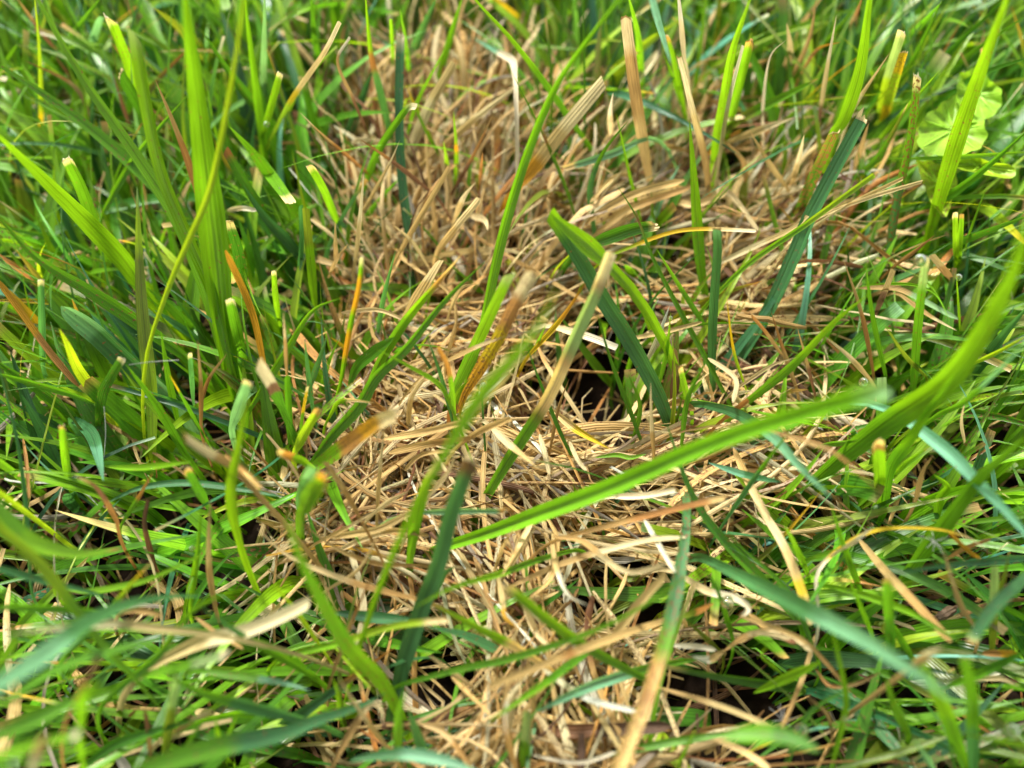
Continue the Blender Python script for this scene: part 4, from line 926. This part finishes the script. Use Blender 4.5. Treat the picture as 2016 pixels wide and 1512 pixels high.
def grow_green(count, thin=False):
    made = 0
    while made < count:
        R = rand_root()
        u, v, z = proj(R)
        m = field(BLOBS, u, v)
        if random.random() < m * (.36 if thin else .935):
            continue
        if random.random() < field(HOLES, u, v - 25) * .75:
            continue
        if v > 850 and random.random() < .38:
            continue
        made += 1
        top = v < 420
        low = v > 1050
        Lm = random.uniform(14, 36) + (12 if top else 0)
        maxz = random.uniform(7, 14) if m > .4 else (random.uniform(18, 34) if v < 150 else 22 if top else (13 if low else 16))
        if thin:
            maxz *= 1.3
        if m > .4:
            Lm *= .6
        lean = abs(random.gauss(.55, .35)) if not low else abs(random.gauss(.95, .35))
        az = random.uniform(0, math.tau)
        if random.random() < .8:                                   # blades splay away from the bare patch
            az = math.atan2(1150 - v, (u - 1010) * (1.0 if v > 800 else .75)) + random.gauss(0, .45)
            if low and random.random() < .6:
                az = random.choice((0, math.pi)) + random.gauss(.15, .45)
        lean = min(lean, 1.45)
        n = 9
        s = np.linspace(0, 1, n)
        droop = random.uniform(0, 1.0) * (1 if random.random() < .75 else 1.8)
        ang = lean + droop * s ** 1.5
        d = np.stack([np.sin(ang) * math.cos(az), np.sin(ang) * math.sin(az), np.cos(ang)], 1)
        az2 = random.gauss(0, .25)
        P = np.cumsum(d, 0) * Lm * MM / n
        P[:, :2] += np.outer(s ** 2, [-math.sin(az), math.cos(az)]) * Lm * MM * az2
        zmax = P[:, 2].max()
        if zmax > maxz * MM:
            P[:, 2] *= maxz * MM / zmax
        P = P + R - np.array([0, 0, .002])
        P = np.vstack([R - [0, 0, .009], P])
        t = np.linspace(0, 1, n + 1)
        wm = min(max(random.lognormvariate(.72, .34), .7), 3.6) * MM * (.85 if not low else .8)
        if u > 1250 and v < 350:
            wm *= .75
        if thin:
            wm = random.uniform(.30, .85) * MM
        end = 'cut' if random.random() < .16 else 'pt'
        c = pick(GLOW if low else GCOL)
        spec = c
        q = random.random()
        if end == 'cut':
            spec += ',%s@.97' % random.choice(('cream', 'tan', 'tan', 'pale'))
        elif q < .14:
            spec += ',%s@%.2f' % (random.choice(('straw', 'tan', 'yellow', 'orange')), random.uniform(.6, .95))
        if random.random() < .2:
            spec += '~%.2f' % random.uniform(.2, .6)
        side = np.tile([-math.sin(az), math.cos(az), random.gauss(0, .5)], (n + 1, 1))
        col = colour_stops(spec, t, .16)
        size = 'very thin' if thin else 'narrow' if wm < 1.3 * MM else ('broad' if wm > 2.1 * MM else 'middling')
        lab = '%s %s %s %s-tipped blade near %s' % (size, 'drooping' if lean + droop > 1.6 else ('leaning' if lean + droop > .9 else 'upright'),
                                                 GWORD[c], 'cut' if end == 'cut' else 'pointed', near(u, v))
        add_item(green_items, P, width_profile(t, wm, end), side, col, random.choice((.2, .35, .5)), random.gauss(0, .5), lab)

SCOL = {'straw': 4.4, 'tan': 2.0, 'cream': 4.6, 'orange': .4, 'brown': .8, 'white': .6, 'umber': .4, 'amber': .04, 'grey': 1.1}
SWORD = {'straw': 'golden', 'tan': 'tan', 'cream': 'cream', 'orange': 'rusty', 'brown': 'brown', 'white': 'whitish', 'umber': 'dark brown', 'grey': 'greyish', 'amber': 'amber'}

TCOL = {'brown': 3, 'umber': 3, 'tan': 1.6, 'orange': 1, 'straw': .6}
def grow_straw(count, thatch=False):
    made = 0
    while made < count:
        R = rand_root()
        u, v, z = proj(R)
        m = field(BLOBS, u, v)
        if not thatch and random.random() > .025 + .975 * m:
            continue
        hole = field(HOLES, u, v)
        if random.random() < hole * (.6 if thatch else .9):
            continue
        fan = v < 640 and m > .3 and random.random() < .78 and not thatch
        n = 11
        s = np.linspace(0, 1, n)
        Lm = random.uniform(9, 27) if fan else random.uniform(13, 46)
        zb = -3 + random.betavariate(1.2, 1.7) * (11.5 if m > .4 else 8) * (1 - .6 * hole)
        if fan:
            tgt = math.atan2(v - 800, u - 860)                     # straws splay out of the middle of the patch
            az = -tgt + random.gauss(0, .55)
            rise = random.uniform(.1, .85)
        else:
            x_, y_ = R[0] * 1000, R[1] * 1000                      # neighbouring straws lie much the same way
            az = .9 * math.sin(x_ / 11 + 1.3 * math.sin(y_ / 9)) + .8 * math.sin(y_ / 8 - x_ / 17 + 2) + random.gauss(0, .5)
            if random.random() < .25:
                az = random.uniform(0, math.tau)
            rise = random.gauss(.0, .14)
        bend = random.gauss(0, .42) * (1 if random.random() < .88 else 3.5)
        a = az + bend * (s - .5) + random.gauss(0, .28) * np.sin(s * random.uniform(2, 7) + random.random() * 6)
        kink = random.random()
        if kink < .18:
            a = a + np.where(s > random.uniform(.3, .8), random.gauss(0, 1.1), 0)
        d = np.stack([np.cos(a), np.sin(a), np.zeros(n)], 1)
        P = np.cumsum(d, 0) * Lm * MM / n
        if not fan:
            P -= P[n // 2]
        arch = random.uniform(-.06, .14) * Lm
        P[:, 2] = (zb + rise * Lm * (s - .1) + arch * (1 - (2 * s - 1) ** 2)) * MM
        P[:, 2] = np.clip(P[:, 2], -.0045, (14 if fan else 8) * MM)
        P[:, :2] += R[:2]
        mid_ = max(field(HOLES, *proj(P[q_])[:2]) for q_ in (1, 3, 5, 7, 9))
        if random.random() < mid_ * (.7 if thatch else .9):
            continue
        if thatch:
            P[:, 2] = np.clip(P[:, 2] * .6 - .0075, -.0075, -.002)
        wm = min(max(random.lognormvariate(-.60, .42), .2), 1.7) * MM
        c = pick(TCOL if thatch else SCOL)
        spec = c
        if random.random() < .4:
            spec += ',%s@%.2f' % (pick(SCOL), random.uniform(.2, .8))
        spec += '~%.2f' % random.uniform(0, .6)
        w = wm * (np.clip(np.minimum(s, 1 - s) / .12 + random.uniform(.2, .7), 0, 1)) * (1 + .12 * np.sin(s * 9 + random.random() * 6))
        T = unit(np.gradient(P, axis=0))
        side = np.cross(T, [0, 0, 1.0]) + np.array([0, 0, random.gauss(0, .8)])
        made += 1
        form = 'kinked' if kink < .18 else ('curved' if abs(bend) > .6 else 'straight')
        lab = '%s %s %s straw %s near %s' % ('thin' if wm < .7 * MM else ('wide' if wm > 1.1 * MM else 'medium'), form, SWORD[c],
                                             'splayed upward' if fan else 'lying', near(u, v))
        add_item(straw_items, P, w, side, colour_stops(spec, s, .11), random.uniform(.2, 1.1), random.gauss(0, 1.2), lab)

grow_green(8800)
grow_green(8000, True)
grow_straw(4900)
grow_straw(5200, True)

def settle(items, keep, name, mat, cat, grp, stuff_label):
    items.sort(key=lambda i: -i.score)
    for it in items[:keep]:
        s = Soup()
        strip(s, it.P, it.w, it.S, it.col, 5, it.fold, it.tw)
        o = s.build(name, mat, None, it.P[0].copy())
        tag(o, it.lab, cat, 'other ' + ('green grass blades' if mat is M_GREEN else 'dead straws'))
    s = Soup()
    for it in items[keep:]:
        strip(s, it.P, it.w, it.S, it.col, 3, it.fold, it.tw)
    o = s.build(grp, mat)
    tag(o, stuff_label, cat, kind='stuff')

def crumbs(n):
    s = Soup()
    made = 0
    while made < n:
        R = rand_root(); u, v, z = proj(R)
        if random.random() > .15 + field(BLOBS, u, v) - field(HOLES, u, v):
            continue
        made += 1
        L_ = random.uniform(.5, 2.6) * MM
        a = random.uniform(0, math.tau); zz = random.uniform(-6, 6.5) * MM
        dv = np.array([math.cos(a), math.sin(a), random.gauss(0, .35)]) * L_
        P = R + np.array([0, 0, zz]) + np.outer([-.5, 0, .5], dv) + np.array([[0, 0, 0], [0, 0, random.gauss(0, .2) * L_], [0, 0, 0]])
        w = np.array([.5, 1, .6]) * random.uniform(.12, .55) * MM
        strip(s, P, w, np.tile([-math.sin(a), math.cos(a), random.gauss(0, .6)], (3, 1)), colour_stops(pick(TCOL if random.random() < .5 else SCOL), np.linspace(0, 1, 3), .14), 3, .6)
    tag(s.build('litter', M_STRAW), 'crumbs of broken straw and rotted leaf caught in the mat', 'litter', kind='stuff')
crumbs(5000)
settle(green_items, 90, 'grass_strand', M_GREEN, 'grass blade', 'lawn_grass', 'mass of short green blades filling the lawn around the straw patch')
settle(straw_items, 120, 'dry_straw', M_STRAW, 'straw', 'straw_thatch', 'matted dead straw and thatch covering the bare patch')

# ------------------------------------------------------------------ the round-leaved weed
def leaf(outline, h, h_edge, colour, name, parent, origin, wear=.2, cup=1.2, label=None):
    O = smooth_curve(np.array(outline + [outline[0]], float), 49)[:-1]
    c = O.mean(0)
    th = np.arange(48)
    rad = 1 + .028 * np.sin(th * math.tau / 4 + 1) + .02 * np.array([random.gauss(0, 1) for _ in th])
    rings = []
    R = np.linspace(0.02, 1, 11)
    cols = []
    base = np.array(PAL[colour])
    for r in R:
        row = []
        for i, p in enumerate(O):
            q = c + (p - c) * r * (1 + (rad[i] - 1) * r)
            a = math.atan2(p[1] - c[1], p[0] - c[0])
            z = h + (h_edge - h) * r ** 2 + cup * .5 * math.sin(a * 7 + 2) * r ** 2 - .7 * math.exp(-((a * 7 / math.tau * 1.0) % 1 - .5) ** 2 * 40) * r * (1.15 - r)
            row.append(at(q[0], q[1], z + random.gauss(0, .05)))
        rings.append(row + [row[0]])
        cols.append(np.tile([*(base * (1 + .12 * (1 - r))), wear], (49, 1)))
    s = Soup()
    s.grid(np.array(rings), np.array(cols), np.linspace(0, 6, 49), R * 9)
    o = s.build(name, M_LEAF, parent, origin)
    if label:
        o['label'] = label
    A = np.array(rings)
    for j in range(3, 48, 7):                                       # raised pale veins
        P = A[1:10, j] + np.array([0, 0, .00012])
        v_ = Soup()
        strip(v_, P, np.linspace(.00045, .00012, 9), np.cross(unit(np.gradient(P, axis=0)), [0, 0, 1.0]),
              np.tile([*np.minimum(base * 1.5 + .03, .8), 0], (9, 1)), 3, -.8)
        vo = v_.build('vein', M_LEAF)
        vo.data.transform(__import__('mathutils').Matrix.Translation([-float(x) for x in origin]))
        vo.parent = o
    return o, c

def px(pts, ox=1456, oy=0):
    return [(ox + x * 560 / 1628, oy + y * 560 / 1628) for x, y in pts]

weed = bpy.data.objects.new('weed_plant', None)
weed.empty_display_size = .004
C.objects.link(weed)
w0 = at(1880, 300, 0)
weed.location = w0
tag(weed, 'round-leaved lime green weed growing among the grass', 'weed')
leaf(px([(1260, 420), (1390, 380), (1430, 455), (1500, 520), (1485, 620), (1400, 692), (1290, 690), (1240, 560)]), 19, 21, 'leaf', 'leaf', weed, w0)
leaf(px([(1240, 545), (1330, 640), (1400, 700), (1395, 830), (1250, 885), (1070, 885), (1020, 790), (1060, 670), (1160, 590)]), 20, 22, 'leaf', 'leaf', weed, w0, .3)
leaf(px([(1140, 925), (1330, 900), (1460, 930), (1570, 950), (1560, 1020), (1400, 1000), (1250, 965)]), 19.5, 21, 'lime', 'leaf', weed, w0, .2, .6, 'yellow lower leaf')
leaf(px([(1010, 915), (1120, 930), (1240, 1000), (1230, 1100), (1180, 1240), (1110, 1180), (1050, 1050)]), 15, 16.5, 'lime', 'leaf', weed, w0, .55, .8, 'mottled low leaf')
st = Soup()
for a_, b_ in (((1890, 250), (1880, 300)), ((1860, 265), (1880, 300)), ((1920, 335), (1880, 305)), ((1850, 370), (1878, 305))):
    P = np.array([at(*a_, 18), (at(*a_, 11) + at(*b_, 4)) / 2, at(*b_, -8)])
    P = smooth_curve(P, 8)
    strip(st, P, np.full(8, .0009), np.tile([1.0, .3, 0], (8, 1)), colour_stops('lime', np.linspace(0, 1, 8)), 3, .9)
st.build('stem', M_LEAF, weed, w0)

# ------------------------------------------------------------------ dew, threads, fibres, bark
def ball(s, c, n, r, flat=.75, k=10):
    n = n / np.linalg.norm(n)
    a = np.cross(n, [0.3, .5, .8]); a /= np.linalg.norm(a)
    b = np.cross(n, a)
    th = np.linspace(0.02, math.pi - .02, k)
    ph = np.linspace(0, math.tau, k * 2 + 1)
    G = (c + n * r * flat * .55) + r * (np.cos(th)[:, None, None] * n * flat + np.sin(th)[:, None, None] * (np.cos(ph)[None, :, None] * a + np.sin(ph)[None, :, None] * b))
    s.grid(G, np.tile([1, 1, 1, 0], (k, 1)), np.linspace(0, 1, 2 * k + 1), np.linspace(0, 1, k))

UPV = np.array([0, 0, 1.0])
for (u, v, hgt, rpx, lab) in (
        (1811, 513, 35, 13, 'clear round dew drop on the cut end of the upright stub'),
        (1432, 1186, 16, 13, 'large dew drop hanging on the dark strand by the white ribbon'),
        (1887, 546, 27, 7, 'small dew drop on the hair-thin upright blade'),
        (1576, 1438, 12, 15, 'round dew drop beside the soft broad leaf'),
        (1700, 752, 20, 9, 'dew drop under the tip of the long blunt-tipped blade'),
        (1665, 1417, 24, 6, 'white dew bead on the jointed stem'),
        (1990, 1440, 20, 17, 'blurred dew drop by the broad cut blade'),
        (1320, 627, 21, 5, 'bead of dew on the thin blade in the hollow'),
        (525, 245, 18, 6, 'dew bead on the cut hollow stem'),
        (378, 1080, 16, 6, 'glinting dew bead on the tall tan stalk')):
    p = at(u, v, hgt)
    r = rpx * ((p - CAM) @ FWD) / FPX
    s = Soup(); ball(s, p, unit(CAM - p), r, .95, 14)
    o = s.build('dew_drop', M_WATER, None, p)
    tag(o, lab, 'dew drop', 'dew drops that stand out')
s = Soup()
random.shuffle(DEW)
for p, n in DEW[:230]:
    ball(s, p, n, random.uniform(.05, .15) * MM, .6, 5)
tag(s.build('dew', M_WATER), 'fine beads of dew scattered over the green blades', 'dew', kind='stuff')

def hair(s, P, w):
    P = smooth_curve(np.array(P), 14)
    T = unit(np.gradient(P, axis=0))
    for sd in (np.array([0, 0, 1.0]), np.array([0.4, .9, 0])):
        strip(s, P, np.full(14, w), np.cross(T, sd), np.tile([.8, .8, .78, 0], (14, 1)), 3, .8)

for pts, lab in (([(254, 718, 24), (300, 712, 25), (352, 709, 24)], 'fine white spider thread stretched across the ribbed yellow-green blade'),
                 ([(205, 800, 20), (208, 850, 16), (205, 900, 12)], 'fine white thread hanging by the square white cut tip'),
                 ([(1440, 880, 22), (1480, 895, 20), (1500, 925, 14)], 'fine white hair by the pale mint arching blade')):
    s = Soup(); hair(s, [at(*q) for q in pts], .00010)
    tag(s.build('spider_thread', M_STRAW, None, at(*pts[0])), lab, 'thread', 'fine white threads')
for (u, v, hgt, lab) in ((1838, 1066, 18, 'tuft of white fibres on the wide green blade'),
                         (1540, 1418, 8, 'tuft of white fibres on the thin fallen straw')):
    s = Soup()
    c = at(u, v, hgt)
    for _ in range(14):
        d = unit(np.array([random.gauss(0, 1), random.gauss(0, 1), random.gauss(.3, .6)])) * random.uniform(.8, 2.2) * MM
        hair(s, [c - d * .1, c + d * .5 + np.array([0, 0, 2e-4]), c + d], .00006)
    tag(s.build('fibre_tuft', M_STRAW, None, c), lab, 'fibre tuft', 'white fibre tufts')

for (u, v, hgt, L, Wd, ang, lab) in ((1862, 1208, 5, 3.4, 1.3, .5, 'grey-brown crumb of bark beside the straight tan straw leaf'),
                                     (1250, 1440, 1, 9, 2.2, .1, 'brown bark-like scrap lying on the soil by the thick dead stalk')):
    c = at(u, v, hgt)
    k = 12
    th = np.linspace(0.05, math.pi - .05, k); ph = np.linspace(0, math.tau, 2 * k + 1)
    G = np.zeros((k, 2 * k + 1, 3))
    for i in range(k):
        for j in range(2 * k + 1):
            e = 1 + .16 * math.sin(7.1 * th[i] + 3 * math.sin(ph[j])) + .1 * math.sin(5 * ph[j] + 2 * th[i])
            G[i, j] = [math.cos(th[i]) * L / 2 * e, math.sin(th[i]) * math.cos(ph[j]) * Wd / 2 * e, math.sin(th[i]) * math.sin(ph[j]) * Wd / 3 * e]
    ca, sa = math.cos(ang), math.sin(ang)
    G = np.stack([G[..., 0] * ca - G[..., 1] * sa, G[..., 0] * sa + G[..., 1] * ca, G[..., 2]], 2) * MM + c
    s = Soup(); s.grid(G, np.tile([.24, .16, .10, .5], (k, 1)), np.linspace(0, 2, 2 * k + 1), np.linspace(0, 4, k))
    tag(s.build('bark_crumb', M_STRAW, None, c), lab, 'bark')
